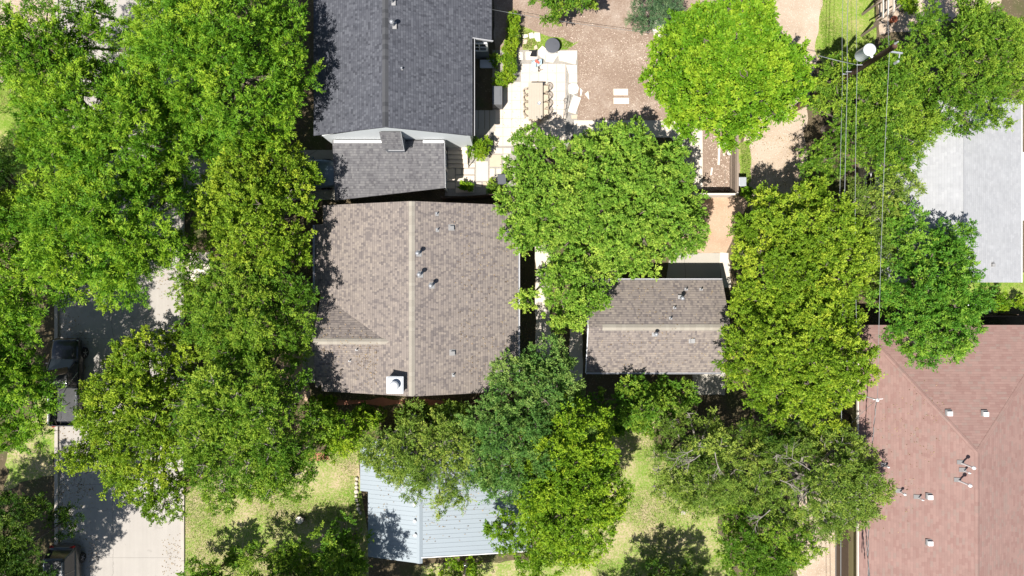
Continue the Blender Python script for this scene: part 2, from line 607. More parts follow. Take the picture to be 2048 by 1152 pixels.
sheet('lawn', [(842, 1130), (1180, 1115), (1180, 1300), (842, 1300)], .004, M['lawn'], .1, seed=9)
sheet('lawn', [(1790, 545), (2300, 545), (2300, 610), (1790, 610)], .004, M['lawn_green'], .1, seed=10)
sheet('yard', [(985, -300), (1480, -300), (1480, 380), (1405, 385), (1405, 260), (1365, 243), (1150, 243), (1148, 120), (1040, 120), (990, 165)], .004, M['yard'], .06, seed=11)
sheet('grass_verge', [(1035, 55), (1090, 68), (1160, 85), (1135, 102), (1045, 102)], .008, M['lawn_green'], .15, seed=12)
sheet('alley', [(1535, -300), (1660, -300), (1650, 60), (1625, 150), (1612, 250), (1608, 345), (1640, 600), (1690, 1000), (1695, 1400), (1600, 1400), (1590, 1060), (1530, 600), (1497, 390), (1492, 330), (1490, 250), (1520, 150), (1545, 60)], .004, M['alley'], .12, seed=14)
sheet('grass_verge', [(1655, -200), (1760, -200), (1750, 60), (1740, 120), (1640, 150), (1630, 100)], .008, M['lawn_green'], .2, seed=15)
sheet('grass_verge', [(1478, 285), (1500, 280), (1502, 350), (1492, 385), (1480, 385)], .008, M['lawn_green'], .1, seed=16)
sheet('grass_verge', [(1690, 880), (1712, 880), (1712, 1300), (1690, 1300)], .008, M['lawn_green'], .05, seed=17)
sheet('driveway', [(1370, 394), (1500, 394), (1452, 506), (1360, 506)], .004, M['clay'], .05, seed=18)
sheet('driveway', [(1340, 506), (1441, 506), (1441, 575), (1330, 575)], .008, M['apron'], 0)
sheet('driveway', [(366, 300), (685, 300), (685, 400), (366, 400)], .004, M['apron'], .0)
sheet('driveway', [(1440, 506), (1458, 506), (1462, 575), (1441, 575)], .012, M['path'], .06, seed=20)
sheet('path', [(1071, 470), (1100, 470), (1102, 790), (1071, 790)], .006, M['path'], .06, seed=21)
sheet('path', [(1140, 640), (1165, 640), (1165, 770), (1140, 770)], .006, M['path'], .06, seed=22)
sheet('path', [(1385, 745), (1450, 745), (1450, 790), (1385, 790)], .006, M['apron'], .06, seed=23)
sheet('path', [(1148, 241), (1366, 241), (1405, 262), (1405, 378), (1366, 378), (1366, 300), (1340, 275), (1148, 275)], .02, M['path'], 0)
sheet('path', [(1300, 40), (1322, 40), (1335, 84), (1310, 84)], .012, M['path'], .03, seed=25)
sheet('path', [(585, 905), (652, 905), (660, 922), (585, 920)], .008, M['brick'], .08, seed=26)
sheet('path', [(640, 800), (900, 800), (900, 808), (640, 808)], .008, M['brick'], .1, seed=27)
sheet('path', [(560, 560), (614, 560), (614, 800), (560, 800)], .006, M['clay'], .2, seed=28)
sheet('path', [(366, 505), (420, 505), (420, 560), (366, 560)], .006, M['path'], .1, seed=29)
sheet('path', [(1755, 10), (2000, -60), (2000, 10), (1830, 60), (1760, 70)], .012, M['alley'], .1, seed=30)
sheet('path', [(-60, -60), (110, -60), (112, 60), (60, 70), (0, 170), (-60, 170)], .006, M['alley'], .2, seed=31)
sheet('path', [(10, 930), (80, 780), (110, 780), (110, 950), (10, 980)], .006, M['lawn'], .2, seed=32)
sheet('patio_gravel', [(985, 100), (1155, 100), (1155, 250), (1132, 300), (985, 300)], .012, M['gravel_dark'], 0)
sheet('patio_gravel', [(890, 258), (985, 258), (1035, 300), (1035, 392), (890, 392)], .008, M['gravel_dark'], 0)
# patio: large square stones laid tight
mb = MB()
rnd = random.Random(3)
x0, y0 = P(988, 292).x, P(988, 292).y
x1, y1 = P(1131, 128).x, P(1131, 128).y
nx, ny = 8, 9
for i in range(nx):
    for j in range(ny):
        ax, bx = x0 + (x1 - x0) * i / nx, x0 + (x1 - x0) * (i + 1) / nx
        ay, by = y0 + (y1 - y0) * j / ny, y0 + (y1 - y0) * (j + 1) / ny
        if i < 3 and j > 6:
            continue
        mb.prism([(ax + .005, ay + .005), (bx - .005, ay + .005), (bx - .005, by - .005), (ax + .005, by - .005)], .012, .05 + rnd.uniform(-.002, .002), 0, .006)
struct(build('patio', mb, M['patio']))
mb = MB()
for (u, v, w, h) in ((946, 221, 10, 45), (957, 221, 12, 49), (970, 221, 9, 50), (980, 221, 11, 42)):
    a, b = P(u, v), P(u + w, v + h)
    mb.prism([(a.x, b.y), (b.x, b.y), (b.x, a.y), (a.x, a.y)], .012, .055, 0, .006)
struct(build('patio', mb, M['apron']))
# stepping pavers west of the big light green tree
mb = MB()
zz = lambda x, y: (860 + x / 6.4, 240 + y / 6.4)
for (a0, b0, a1, b1) in ((510, 555, 575, 608), (335, 620, 400, 695), (413, 625, 570, 695), (330, 712, 570, 850), (590, 530, 745, 780), (765, 445, 915, 600),
                         (940, 440, 1010, 515), (940, 530, 1030, 600), (765, 620, 830, 775), (850, 620, 915, 690), (590, 800, 660, 860), (680, 790, 830, 860),
                         (215, 620, 320, 780), (205, 800, 320, 880), (330, 865, 570, 930), (930, 620, 1040, 700), (765, 360, 930, 430), (940, 360, 1040, 430)):
    p0, p1 = P(*zz(a0, b0)), P(*zz(a1, b1))
    mb.prism([(p0.x, p1.y), (p1.x, p1.y), (p1.x, p0.y), (p0.x, p0.y)], .012, .05 + rnd.uniform(0, .008), rnd.choice((0, 0, 1)), .008)
struct(build('path', mb, [M['patio'], M['stone_tan']]))
# kerb edging beside the unfinished yard (grey strip of blocks)
mb = MB()
for (v0, v1) in ((262, 296), (300, 313), (315, 338), (340, 372)):
    a, b = P(1371, v0), P(1381, v1)
    mb.box(((a.x + b.x) / 2, (a.y + b.y) / 2, .08), (b.x - a.x, a.y - b.y, .16))
struct(bevel(build('kerb', mb, M['apron']), .015))

# ------------------------------------------------------------------ roofs and houses


def uvline(mb, pts, mat=0):
    mb.slab(pts, .02, mat)


def ridge_cap(parent, a, b, w=.32, mat='ridge_brown', drop=.10, name='ridge_cap'):
    """folded strip of cap shingles running from a to b"""
    a, b = Vector(a), Vector(b)
    d = (b - a).normalized()
    s = Vector((d.y, -d.x, 0)).normalized()
    mb = MB()
    L = (b - a).length
    up = Vector((0, 0, .035))
    for sg in (-1, 1):
        e = s * (w / 2 * sg) - Vector((0, 0, drop))
        q = [a + up, b + up, b + up + e, a + up + e]
        uv = [(0, .3), (L, .3), (L, .1), (0, .1)]
        n = (q[1] - q[0]).cross(q[2] - q[0])
        if n.z < 0:
            q, uv = q[::-1], uv[::-1]
        mb.face(q, 0, uv)
        lo = [a + up + e, b + up + e, b + up + e - Vector((0, 0, .03)), a + up + e - Vector((0, 0, .03))]
        mb.face(lo)
    return build(name, mb, M[mat], parent)


def gutter(parent, a, b, mat='gutter', w=.065):
    mb = MB()
    a, b = Vector(a), Vector(b)
    d = (b - a).normalized()
    s = Vector((d.y, -d.x, 0)) * (w / 2)
    dz = Vector((0, 0, -.1))
    for q in (s, -s):
        mb.bar(a + q + dz * .5, b + q + dz * .5, .014, .1)
    mb.bar(a + dz, b + dz, w, .012)
    return build('gutter', mb, M[mat], parent)


def vent_pipe(parent, p, h=.45, r=.055, cap=True, flash=.22, mat='vent_grey', capmat='flash_pale', tilt=0.0):
    """roof vent: flashing plate, pipe and rain cap"""
    p = Vector(p)
    mb = MB()
    mb.box(p + Vector((0, 0, .02)), (flash, flash * 1.15, .012), 0, 1, ry=tilt)
    mb.lathe([(r, -.05), (r, h)], p, 10, 0)
    if cap:
        mb.lathe([(r * 1.9, h + .01), (r * 2.0, h + .05), (r * 1.1, h + .13), (.01, h + .15)], p, 12, 0)
    return build('vent_pipe', mb, [M[mat], M[capmat]], parent)


def box_vent(parent, p, s=.30, mat='flash_pale', tilt=0.0):
    mb = MB()
    p = Vector(p)
    mb.box(p + Vector((0, 0, .015)), (s * 1.25, s * 1.25, .015), 0, ry=tilt)
    mb.box(p + Vector((.03, -.03, .08)), (s * .85, s * .85, .12), 0, ry=tilt, taper=.92)
    return bevel(build('box_vent', mb, M[mat], parent), .01)


def walls(parent, x0, x1, y0, y1, h, mat, name='wall'):
    mb = MB()
    mb.box(((x0 + x1) / 2, (y0 + y1) / 2, h / 2 + .002), (x1 - x0, y1 - y0, h))
    return build(name, mb, M[mat], parent)


# --- main house, brown shingles
XR, ZR, ZE = -5.58, 5.0, 3.0
Yn, Ys = 4.84, -6.04
XE, XW = .36, -11.16
hs = thing('brown_house', (-5.5, -.6, 0), 'big square house with brown shingle roof and white chimney cap in the middle', 'house')
walls(hs, XW + .5, XE - .4, Ys + .35, Yn - .35, 2.85, 'tan_wall')
mb = MB()
for yy, sg in ((Yn - .36, 1), (Ys + .36, -1)):       # gable triangles
    mb = MB()
    mb.add([(XW + .5, yy, 2.86), (XE - .4, yy, 2.86), (XR, yy, ZR - .2)], [(0, 1, 2)])
    build('gable', mb, M['tan_wall'], hs)
sW = (ZR - ZE) / (XR - XW)
sE = (ZR - ZE) / (XE - XR)
mb = MB()
mb.slab([(XR, Ys, ZR), (XE, Ys, ZE), (XE, Yn, ZE), (XR, Yn, ZR)], .14)
mb.slab([(XR, Yn, ZR), (XW + .1, Yn, ZE + .1 * sW), (XW + .1, 3.75, ZE + .1 * sW), (XW - .42, 3.72, ZE - .42 * sW), (XW - .42, -.3, ZE - .42 * sW), (XW, -.38, ZE), (XW, Ys, ZE), (XR, Ys, ZR)], .14)
# cross gable on the west side
xr0, yr, zr2 = -11.27, -3.02, 4.46
xr1 = XR - (ZR - zr2) / sW
mb.slab([(xr1 + .01, yr, zr2 + .006), (xr0, yr, zr2 + .006), (XW - .03, -.40, ZE + .006)], .1)
mb.slab([(xr0, yr, zr2 + .006), (xr1 + .01, yr, zr2 + .006), (XW - .0, -5.64, ZE + .012), (XW - .35, -5.9, 2.86), (XW - .38, -5.66, 2.98)], .1)
rf = build('roof', mb, M['shingle_brown'], hs)
mb = MB()
mb.add([(XW + .06, -.5, 2.9), (XW + .06, -5.5, 2.9), (XW + .06, yr, zr2 - .15)], [(0, 1, 2)])
build('gable', mb, M['white_trim'], hs)
ridge_cap(rf, (XR, Ys + .02, ZR), (XR, Yn - .02, ZR), .36)
ridge_cap(rf, (xr0 + .05, yr, zr2), (xr1 + .35, yr, zr2 + .02), .34, drop=.09)
gutter(hs, (XE + .06, Ys, ZE), (XE + .06, Yn, ZE))
gutter(hs, (XW - .5, 3.7, ZE - .12), (XW - .5, -.3, ZE - .12))
mb = MB()
mb.bar((XW + .2, Ys - .03, 2.8), (XW + 1.3, Ys - .03, 2.85), .04, .1)
build('gutter', mb, M['white_metal'], hs)
mb = MB()                                               # front porch slab
a, b = P(612, 600), P(640, 765)
mb.box((a.x + .3, (a.y + b.y) / 2, .1), (.9, a.y - b.y, .2))
bevel(build('porch_slab', mb, M['apron'], hs), .02)


def zmain(x):
    return ZR - (sE * (x - XR) if x > XR else sW * (XR - x))


def onroof(u, v, fz, guess=4.0):
    z = guess
    for _ in range(12):
        q = P(u, v, z)
        z = fz(q.x, q.y)
    return P(u, v, z)


fm = lambda x, y: zmain(x)
tl = math.atan(sE)
for (u, v, h, r) in ((838, 507, .55, .065), (841, 549, .55, .065), (864, 571, .55, .065)):
    vent_pipe(rf, onroof(u, v, fm), h, r, True, .3, tilt=tl)
for (u, v) in ((874, 428), (875, 460), (907, 750), (1015, 462)):
    vent_pipe(rf, onroof(u, v, fm), .28, .035, False, .2, tilt=tl)
fw = lambda x, y: zr2 - .55 * abs(y - yr)
for (u, v) in ((714, 699), (700, 721)):
    vent_pipe(rf, onroof(u, v, fw), .3, .035, False, .13)
for (u, v) in ((903, 455), (905, 705)):
    box_vent(rf, onroof(u, v, fm), .28, tilt=tl)
# chimney with a white metal cap
pc = onroof(790, 770, lambda x, y: 5.35)
ch = MB()
ch.box((pc.x, pc.y, 4.95), (.84, .84, .8))
c1 = build('chimney', ch, M['pale_wall'], rf)
mb = MB()
mb.box((pc.x, pc.y, 5.37), (.93, .93, .05))
mb.box((pc.x, pc.y, 5.41), (.88, .88, .04), taper=.9)
mb.lathe([(.16, 5.42), (.16, 5.62), (.27, 5.64), (.27, 5.67), (.2, 5.74), (.02, 5.77)], (pc.x, pc.y, 0), 20)
o = build('chimney_cap', mb, M['cap_metal'], rf)

# --- garage
gx0, gx1, gyn, gys, gze, gyr, gzr = 4.38, 12.45, .47, -5.0, 2.6, -2.26, 3.9
ga = thing('garage', (8.4, -2.3, 0), 'small rectangular garage with brown shingle roof and white gutters, east of the big square house', 'garage')
walls(ga, gx0 + .3, gx1 - .3, gys + .4, gyn - .35, 2.45, 'tan_wall')
mb = MB()
for xx in (gx0 + .31, gx1 - .31):
    mb = MB()
    mb.add([(xx, gys + .4, 2.45), (xx, gyn - .35, 2.45), (xx, gyr, gzr - .18)], [(0, 1, 2)])
    build('gable', mb, M['tan_wall'], ga)
mb = MB()
mb.slab([(gx0, gyr, gzr), (gx1 + .1, gyr, gzr), (gx1, gyn, gze), (gx0, gyn, gze)], .12)
mb.slab([(gx0, gyr, gzr), (gx0, gys, gze), (gx1, gys, gze), (gx1 + .1, gyr, gzr)], .12)
grf = build('roof', mb, M['shingle_brown'], ga)
ridge_cap(grf, (gx0 + .8, gyr, gzr), (gx1 - .4, gyr, gzr), .36, drop=.1)
gutter(ga, (gx0, gyn + .05, gze), (gx1, gyn + .05, gze))
gutter(ga, (gx0, gys - .05, gze), (gx1, gys - .05, gze))
mb = MB()
mb.bar((gx0 - .02, gys, gze - .05), (gx0 - .02, gyr, gzr - .05), .04, .14)
mb.bar((gx0 - .02, gyn, gze - .05), (gx0 - .02, gyr, gzr - .05), .04, .14)
build('rake_board', mb, M['white_trim'], ga)
fg = lambda x, y: gzr - (.476 * (y - gyr) if y > gyr else .474 * (gyr - y))
tg = math.atan(.476)
for (u, v, h, r, c) in ((1361, 596, .5, .062, True), (1309, 667, .5, .062, True), (1372, 579, .28, .04, False), (1402, 579, .28, .04, False), (1349, 616, .28, .04, False), (1341, 637, .28, .04, False)):
    vent_pipe(grf, onroof(u, v, fg, 3.3), h, r, c, .3 if c else .18)
box_vent(grf, onroof(1384, 680, fg, 3.3), .3)
mb = MB()
mb.box((gx0 + 5.9, gyn - .34, 1.15), (2.4, .05, 2.1))
for i in range(4):
    mb.box((gx0 + 5.9, gyn - .31, .35 + i * .52), (2.3, .02, .46))
build('garage_door', mb, M['white_trim'], ga)

# --- charcoal house at the top
bx0, bxr, bx1, bze, bzr, by = -11.27, -6.82, -2.26, 4.2, 6.3, 8.66
bs = (bzr - bze) / 4.5
bh = thing('charcoal_house', (-6.8, 14, 0), 'house with charcoal shingle roof, pale gable and lower grey porch roof', 'house')
mb = MB()
zx = bze - .467 * 1.08
mb.slab([(bxr, by, bzr), (bx1, by, bze), (bx1, 14.25, bze), (bxr, 14.25, bzr)], .12)
mb.slab([(bxr, 14.25, bzr), (bx1, 14.25, bze), (bx1 + 1.1, 14.25, bze - 1.1 * bs), (bx1 + 1.1, 26, bze - 1.1 * bs), (bxr, 26, bzr)], .12)
mb.slab([(bxr, 26, bzr), (bx0, 26, bzr - bs * (bxr - bx0)), (bx0, by, bzr - bs * (bxr - bx0)), (bxr, by, bzr)], .12)
brf = build('roof', mb, M['shingle_black'], bh)
ridge_cap(brf, (bxr, by + .02, bzr), (bxr, 26, bzr), .42, 'ridge_black', .14)
walls(bh, bx0 + .4, bx1 - .15, by + .05, 14.2, 3.95, 'pale_wall')
walls(bh, bx0 + .4, bx1 + .8, 14.45, 25.6, 3.3, 'grey_wall')
mb = MB()
mb.add([(bx0 + .3, by + .04, 3.9), (bx1 - .15, by + .04, 3.9), (bxr, by + .04, bzr - .13)], [(0, 1, 2)])
build('gable', mb, M['pale_wall'], bh)
gutter(bh, (bx1 + .06, by, bze), (bx1 + .06, 14.2, bze), 'black_metal')
mb = MB()
mb.bar((bx1 + .13, by, bze - .04), (bx1 + .13, 14.2, bze - .04), .03, .05)
build('fascia', mb, M['trim_grey'], bh)
mb = MB()
mb.bar((bx1 + .0, 14.22, bze - .06), (bx1 + 1.15, 14.22, bze - .55), .05, .14)
build('fascia', mb, M['trim_grey'], bh)
# window on the small south wall of the wing
wf = MB()
wx, wy = -1.95, 14.43
for z in (1.5, 2.75):
    wf.box((wx, wy, z), (.95, .08, .12))
for x in (-.44, .44):
    wf.box((wx + x, wy, 2.12), (.12, .08, 1.25))
wf.box((wx, wy, 2.12), (.05, .05, 1.2))
wf.box((wx, wy, 2.12), (.85, .05, .05))
w1 = build('window', wf, M['white_trim'], bh)
mb = MB()
mb.box((wx, wy + .012, 2.12), (.8, .02, 1.2))
build('pane', mb, M['dark_glass'], w1)
mb = MB()
mb.box((-1.5, 14.0, .35), (1.0, .5, .06))
mb.box((-1.5, 14.05, .16), (.9, .45, .3))
build('step', mb, M['galv'], bh)
fb = lambda x, y: bzr - bs * abs(x - bxr)
for (u, v) in ((787, 51), (785, 4)):
    vent_pipe(brf, onroof(u, v, fb, 6), .5, .065, True, .34)
vent_pipe(brf, onroof(804, 138, fb, 6), .2, .05, False, .12)
# porch roof
def zp(x, y):
    return 3.1 - .17 * (8.62 - y)
pp = [(-10.5, 8.62), (-10.5, 5.2), (-3.98, 5.92), (-3.98, 8.62)]
mb = MB()
mb.slab([(x, y, zp(x, y)) for x, y in pp], .12)
prf = build('porch_roof', mb, M['shingle_porch'], bh)
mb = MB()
mb.box((-9.0, 8.55, 3.12), (2.8, .16, .05))  # white strip added for sunlight the gable wall bounces onto the shingles
build('bounce_strip', mb, M['white_metal'], prf)
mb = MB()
mb.box((-4.6, 8.55, 3.12), (1.2, .16, .05))  # east piece of the strip that imitates the bounced sunlight
build('bounce_strip', mb, M['white_metal'], prf)
mb = MB()
mb.bar((-3.94, 5.92, 2.6), (-3.94, 8.62, 3.06), .03, .16)
build('fascia', mb, M['trim_grey'], prf)
walls(bh, -10.1, -4.9, 6.2, 8.55, 2.45, 'grey_wall', 'porch_wall')
for y in (6.1, 7.3, 8.4):
    mb = MB()
    mb.box((-4.1, y, 1.25), (.12, .12, 2.5))
    build('post', mb, M['white_trim'], bh)
for z in (.95, .2):
    pass
mb = MB()
mb.bar((-4.1, 6.1, .95), (-4.1, 8.4, .95), .06, .06)
mb.bar((-4.1, 6.1, .2), (-4.1, 8.4, .2), .05, .05)
for i in range(14):
    y = 6.2 + i * .165
    mb.bar((-4.1, y, .2), (-4.1, y, .95), .025, .025)
build('railing', mb, M['white_trim'], bh)
# dormer between the gable and the porch roof
dx0, dx1 = -7.35, -6.18
mb = MB()
mb.slab([(dx0, by - .02, 5.25), (dx0, 7.9, 4.1), (dx1, 7.9, 4.1), (dx1, by - .02, 5.25)], .07)
dm = build('dormer_roof', mb, M['shingle_porch'], bh)
mb = MB()
for x in (dx0 + .06, dx1 - .06):
    mb.add([(x, by, 5.1), (x, by, 3.0), (x, 7.95, 3.0), (x, 7.95, 4.0)], [(0, 1, 2, 3)])
mb.add([(dx0 + .06, 7.95, 3.0), (dx1 - .06, 7.95, 3.0), (dx1 - .06, 7.95, 4.02), (dx0 + .06, 7.95, 4.02)], [(0, 1, 2, 3)])
build('dormer_wall', mb, M['grey_wall'], dm)
mb = MB()
mb.bar((dx0 + .3, 7.86, 4.02), (dx1 + .05, 7.86, 4.02), .03, .1)
mb.bar((dx1 + .02, 7.9, 4.02), (dx1 + .02, by, 5.18), .02, .1)
build('fascia', mb, M['trim_grey'], dm)

# --- pale blue steel roofed house at the bottom
mx0, mxr, mx1, mze, mzr = -8.52, -5.34, 1.15, 2.6, 3.6
mh = thing('metal_roof_house', (-4, -12, 0), 'low house with ribbed pale blue steel roof partly under branches at the bottom', 'house')
walls(mh, mx0 + .3, mx1 - .4, -15.4, -9.2, 2.4, 'tan_wall')
mb = MB()
Yb, Yb2, Yt = -15.9, -15.55, -8.9
mb.slab([(mxr, Yt, mzr), (mx0 - .5, Yt, mze - .157), (mx0 - .5, -12.05, mze - .157), (mx0, -12.05, mze), (mx0, Yb, mze), (mxr, Yb, mzr)], .08)
mb.slab([(mxr, Yb2, mzr), (mx1, Yb2, mze), (mx1, Yt, mze), (mxr, Yt, mzr)], .08)
y = Yt - .14
while y > Yb + .05:                                     # standing ribs
    xl = mx0 - .5 if y > -12.05 else mx0
    zl = mze - .157 if y > -12.05 else mze
    mb.bar((xl, y, zl + .006), (mxr, y, mzr + .006), .022, .014)
    if y > Yb2 + .05:
        mb.bar((mxr, y, mzr + .006), (mx1, y, mze + .006), .022, .014)
    y -= .262
mrf = build('roof', mb, M['metal_roof'], mh)
ridge_cap(mrf, (mxr, Yb, mzr + .01), (mxr, Yt, mzr + .01), .34, 'metal_roof', .06)
mb = MB()
mb.bar((mxr + .1, Yb2 - .02, mzr - .06), (mx1, Yb2 - .02, mze - .06), .05, .16)
build('fascia', mb, M['white_trim'], mh)
mb = MB()
mb.add([(mx0 + .3, -15.4, 2.4), (mx1 - .4, -15.4, 2.4), (mxr, -15.4, mzr - .12)], [(0, 1, 2)])
build('gable', mb, M['tan_wall'], mh)
fmm = lambda x, y: mzr - .31 * abs(x - mxr)
for (u, v) in ((830, 1041), (831, 1069), (830, 1008)):
    mb = MB()
    q = onroof(u, v, fmm, 3.4)
    mb.lathe([(.07, -.02), (.07, .12), (.1, .14), (.02, .2)], q, 10)
    build('vent_pipe', mb, M['white_metal'], mrf)

# --- pale grey shingled house at the right
wh = thing('pale_roof_house', (25.5, 5.5, 0), 'house with very pale grey shingle roof at the right edge, half hidden by trees', 'house')
walls(wh, 21.8, 29.2, .7, 10.6, 3.0, 'tan_wall')
mb = MB()
mb.slab([(25.5, .32, 4.4), (29.66, .32, 3.2), (29.66, 11, 3.2), (25.5, 11, 4.4)], .12)
mb.slab([(25.5, 11, 4.4), (21.3, 11, 3.2), (21.3, .32, 3.2), (25.5, .32, 4.4)], .12)
wrf = build('roof', mb, M['shingle_white'], wh)
ridge_cap(wrf, (25.5, .34, 4.4), (25.5, 11, 4.4), .3, 'shingle_white', .1)
gutter(wh, (29.73, .32, 3.2), (29.73, 11, 3.2), 'white_metal')
fwh = lambda x, y: 4.4 - .288 * abs(x - 25.5)
box_vent(wrf, onroof(1984, 529, fwh, 4), .22)
vent_pipe(wrf, onroof(1931, 263, fwh, 4.6), .6, .11, True, .4)
mb = MB()
mb.box((30.2, 6, 1.4), (.5, 4, 2.8))
build('side_wall', mb, M['pale_wall'], wh)

# --- faded red roof at the bottom right
rh = thing('red_roof_house', (26, -10, 0), 'large house with faded red hip roof in the bottom right corner', 'house')
rx0, rxa, rx1, rze, rzr, ryn, rya = 20.32, 26.15, 32.0, 3.0, 4.65, -2.17, -9.24
walls(rh, rx0 + .25, rx1 - .4, -26, ryn - .4, 2.9, 'olive_wall')
mb = MB()
mb.slab([(rx0, ryn, rze), (rx1, ryn, rze), (rxa, rya, rzr)], .12)
mb.slab([(rx0, ryn, rze), (rxa, rya, rzr), (rxa, -27, rzr), (rx0, -27, rze)], .12)
mb.slab([(rx1, ryn, rze), (rx1, -27, rze), (rxa, -27, rzr), (rxa, rya, rzr)], .12)
rrf = build('roof', mb, M['shingle_red'], rh)
mb = MB()
mb.bar((rx0 - .04, ryn, rze - .07), (rx0 - .04, -27, rze - .07), .06, .16)
build('fascia', mb, M['wood_pale'], rh)
ridge_cap(rrf, (rx0 + .1, ryn - .13, rze + .03), (rxa, rya, rzr), .26, 'shingle_red', .04, 'hip_cap')
ridge_cap(rrf, (rx1 - .1, ryn - .13, rze + .03), (rxa, rya, rzr), .26, 'shingle_red', .04, 'hip_cap')
ridge_cap(rrf, (rxa, rya, rzr), (rxa, -27, rzr), .3, 'shingle_red', .07)
mbh = (rzr - rze) / (rxa - rx0)
mbn = (rzr - rze) / (ryn - rya)
fr_ = lambda x, y: min(rze + mbh * (x - rx0), rze + mbn * (ryn - y), rzr - .282 * (x - rxa) if x > rxa else 9)


def tall_vent(p, h, r):
    mb = MB()
    p = Vector(p)
    mb.box(p + Vector((-.06, .04, .02)), (.36, .24, .012), 0, 1, ry=-math.atan(mbh))
    mb.lathe([(r, -.05), (r, h)], p, 10, 0)
    mb.lathe([(r * 1.2, h - .05), (r * 2.2, h), (r * 2.2, h + .06), (r * 1.2, h + .14), (.02, h + .17)], p, 14, 0)
    return build('vent_pipe', mb, [M['white_metal'], M['flash_grey']], rrf)


for (u, v, h, r) in ((1923, 926, 1.0, .048), (1917, 961, .95, .048), (1927, 941, .45, .028), (1799, 983, .5, .036), (1836, 995, .4, .026), (1770, 931, .3, .03)):
    tall_vent(onroof(u, v, fr_, 4), h, r)
for (u, v) in ((1897, 826), (1969, 827), (1858, 993), (1858, 1085)):
    q = onroof(u, v, fr_, 4)
    mb = MB()
    mb.box(q + Vector((-.03, .03, .03)), (.36, .36, .02), 0, 1)
    mb.box(q + Vector((.02, -.02, .10)), (.27, .27, .14), 0, 0, taper=.95)
    bevel(build('box_vent', mb, [M['white_metal'], M['flash_grey']], rrf), .01)



def wall_window(parent, x, y, z, nx, ny, w=1.0, h=1.2):
    """framed double sash window on a wall whose outward normal is (nx, ny)"""
    n = Vector((nx, ny, 0))
    t_ = Vector((-ny, nx, 0))
    c = Vector((x, y, z)) + n * .03
    mb = MB()
    for sg in (-1, 1):
        mb.bar(c + t_ * (sg * w / 2) - Vector((0, 0, h / 2 - .05)), c + t_ * (sg * w / 2) + Vector((0, 0, h / 2 - .05)), .1, .1)
        mb.bar(c - t_ * (w / 2 + .05) + Vector((0, 0, sg * h / 2)), c + t_ * (w / 2 + .05) + Vector((0, 0, sg * h / 2)), .1, .1)
    mb.bar(c - t_ * (w / 2 - .05), c + t_ * (w / 2 - .05), .05, .05)
    o = build('window', mb, M['white_trim'], parent)
    mb = MB()
    q = [c - n * .01 + t_ * (a * (w / 2 - .05)) + Vector((0, 0, b * (h / 2 - .05))) for a, b in ((-1, -1), (1, -1), (1, 1), (-1, 1))]
    mb.face(q)
    build('pane', mb, M['dark_glass'], o)
    return o


for x in (-9.2, -6.2, -2.6):
    wall_window(hs, x, Ys + .35, 1.5, 0, -1)
for y in (2.2, .6, -2.0, -4.4):
    wall_window(hs, XW + .5, y, 1.5, -1, 0)
for y in (2.5, -1.0, -4.0):
    wall_window(hs, XE - .4, y, 1.5, 1, 0)
for x in (6.2, 10.4):
    wall_window(ga, x, gys + .4, 1.4, 0, -1, .9, .9)
wall_window(ga, gx0 + .3, -2.4, 1.4, -1, 0, .9, .9)
for x in (-7.4, -4.6, -1.4):
    wall_window(mh, x, -15.4, 1.35, 0, -1, 1.1, 1.0)
for y in (10.5, 13, 17, 21):
    wall_window(bh, bx0 + .4, y, 2.2, -1, 0)
for y in (10.6, 12.8):
    wall_window(bh, bx1 - .15, y, 2.4, 1, 0)
for y in (-5, -9):
    wall_window(rh, rx0 + .25, y, 1.6, -1, 0)
for y in (3, 6.5):
    wall_window(wh, 21.8, y, 1.6, -1, 0)

# ------------------------------------------------------------------ fences


def fence(name, a, b, h, label, mat='wood_grey', board=.14, group=None, rails=True, cap=None):
    a, b = Vector(a), Vector(b)
    t = thing(name, tuple((a + b) / 2), label, 'fence', group)
    d = (b - a)
    L = d.length
    d = d / L
    s = Vector((-d.y, d.x, 0))
    mb = MB()
    n = int(L / (board + .008))
    ang = math.atan2(d.y, d.x)
    for i in range(n):
        p = a + d * ((i + .5) * L / n)
        hh = h + random.uniform(-.015, .015)
        mb.box((p.x, p.y, hh / 2), (board, .02, hh), ang)
    build('fence_boards', mb, M[mat], t)
    mb = MB()
    for z in (.35, h - .25):
        mb.bar(a + s * .03 + Vector((0, 0, z)), b + s * .03 + Vector((0, 0, z)), .04, .09)
    if cap:
        mb.bar(a + Vector((0, 0, h + .03)), b + Vector((0, 0, h + .03)), .12, .03)
    build('rail', mb, M[mat], t)
    k = max(2, int(L / 2.4) + 1)
    for i in range(k):
        p = a + d * (L * i / (k - 1)) + s * .09
        mb = MB()
        mb.box((p.x, p.y, (h + .05) / 2), (.09, .09, h + .05), ang)
        build('post', mb, M[mat], t)
    return t


def Pxy(u, v, z):
    q = P(u, v, z)
    return (q.x, q.y, 0)


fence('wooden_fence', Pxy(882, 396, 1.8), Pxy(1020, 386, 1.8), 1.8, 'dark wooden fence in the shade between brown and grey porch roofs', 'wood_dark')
fence('wooden_fence', Pxy(1388, 388.5, 1.5), Pxy(1475, 388.5, 1.5), 1.5, 'pale board fence running east-west across the end of the unfinished dirt strip', 'wood_pale', cap=True)
fence('wooden_fence', Pxy(1475, 389, 1.5), Pxy(1475, 160, 1.5), 1.5, 'weathered fence running north from the corner of the pale board fence', 'wood_grey', cap=True)
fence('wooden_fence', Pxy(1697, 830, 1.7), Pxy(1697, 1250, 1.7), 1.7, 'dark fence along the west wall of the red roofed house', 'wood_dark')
fence('wooden_fence', Pxy(1950, 634, 1.6), Pxy(2120, 632, 1.6), 1.6, 'dark fence in shade between the pale roof and the red roof', 'wood_dark')

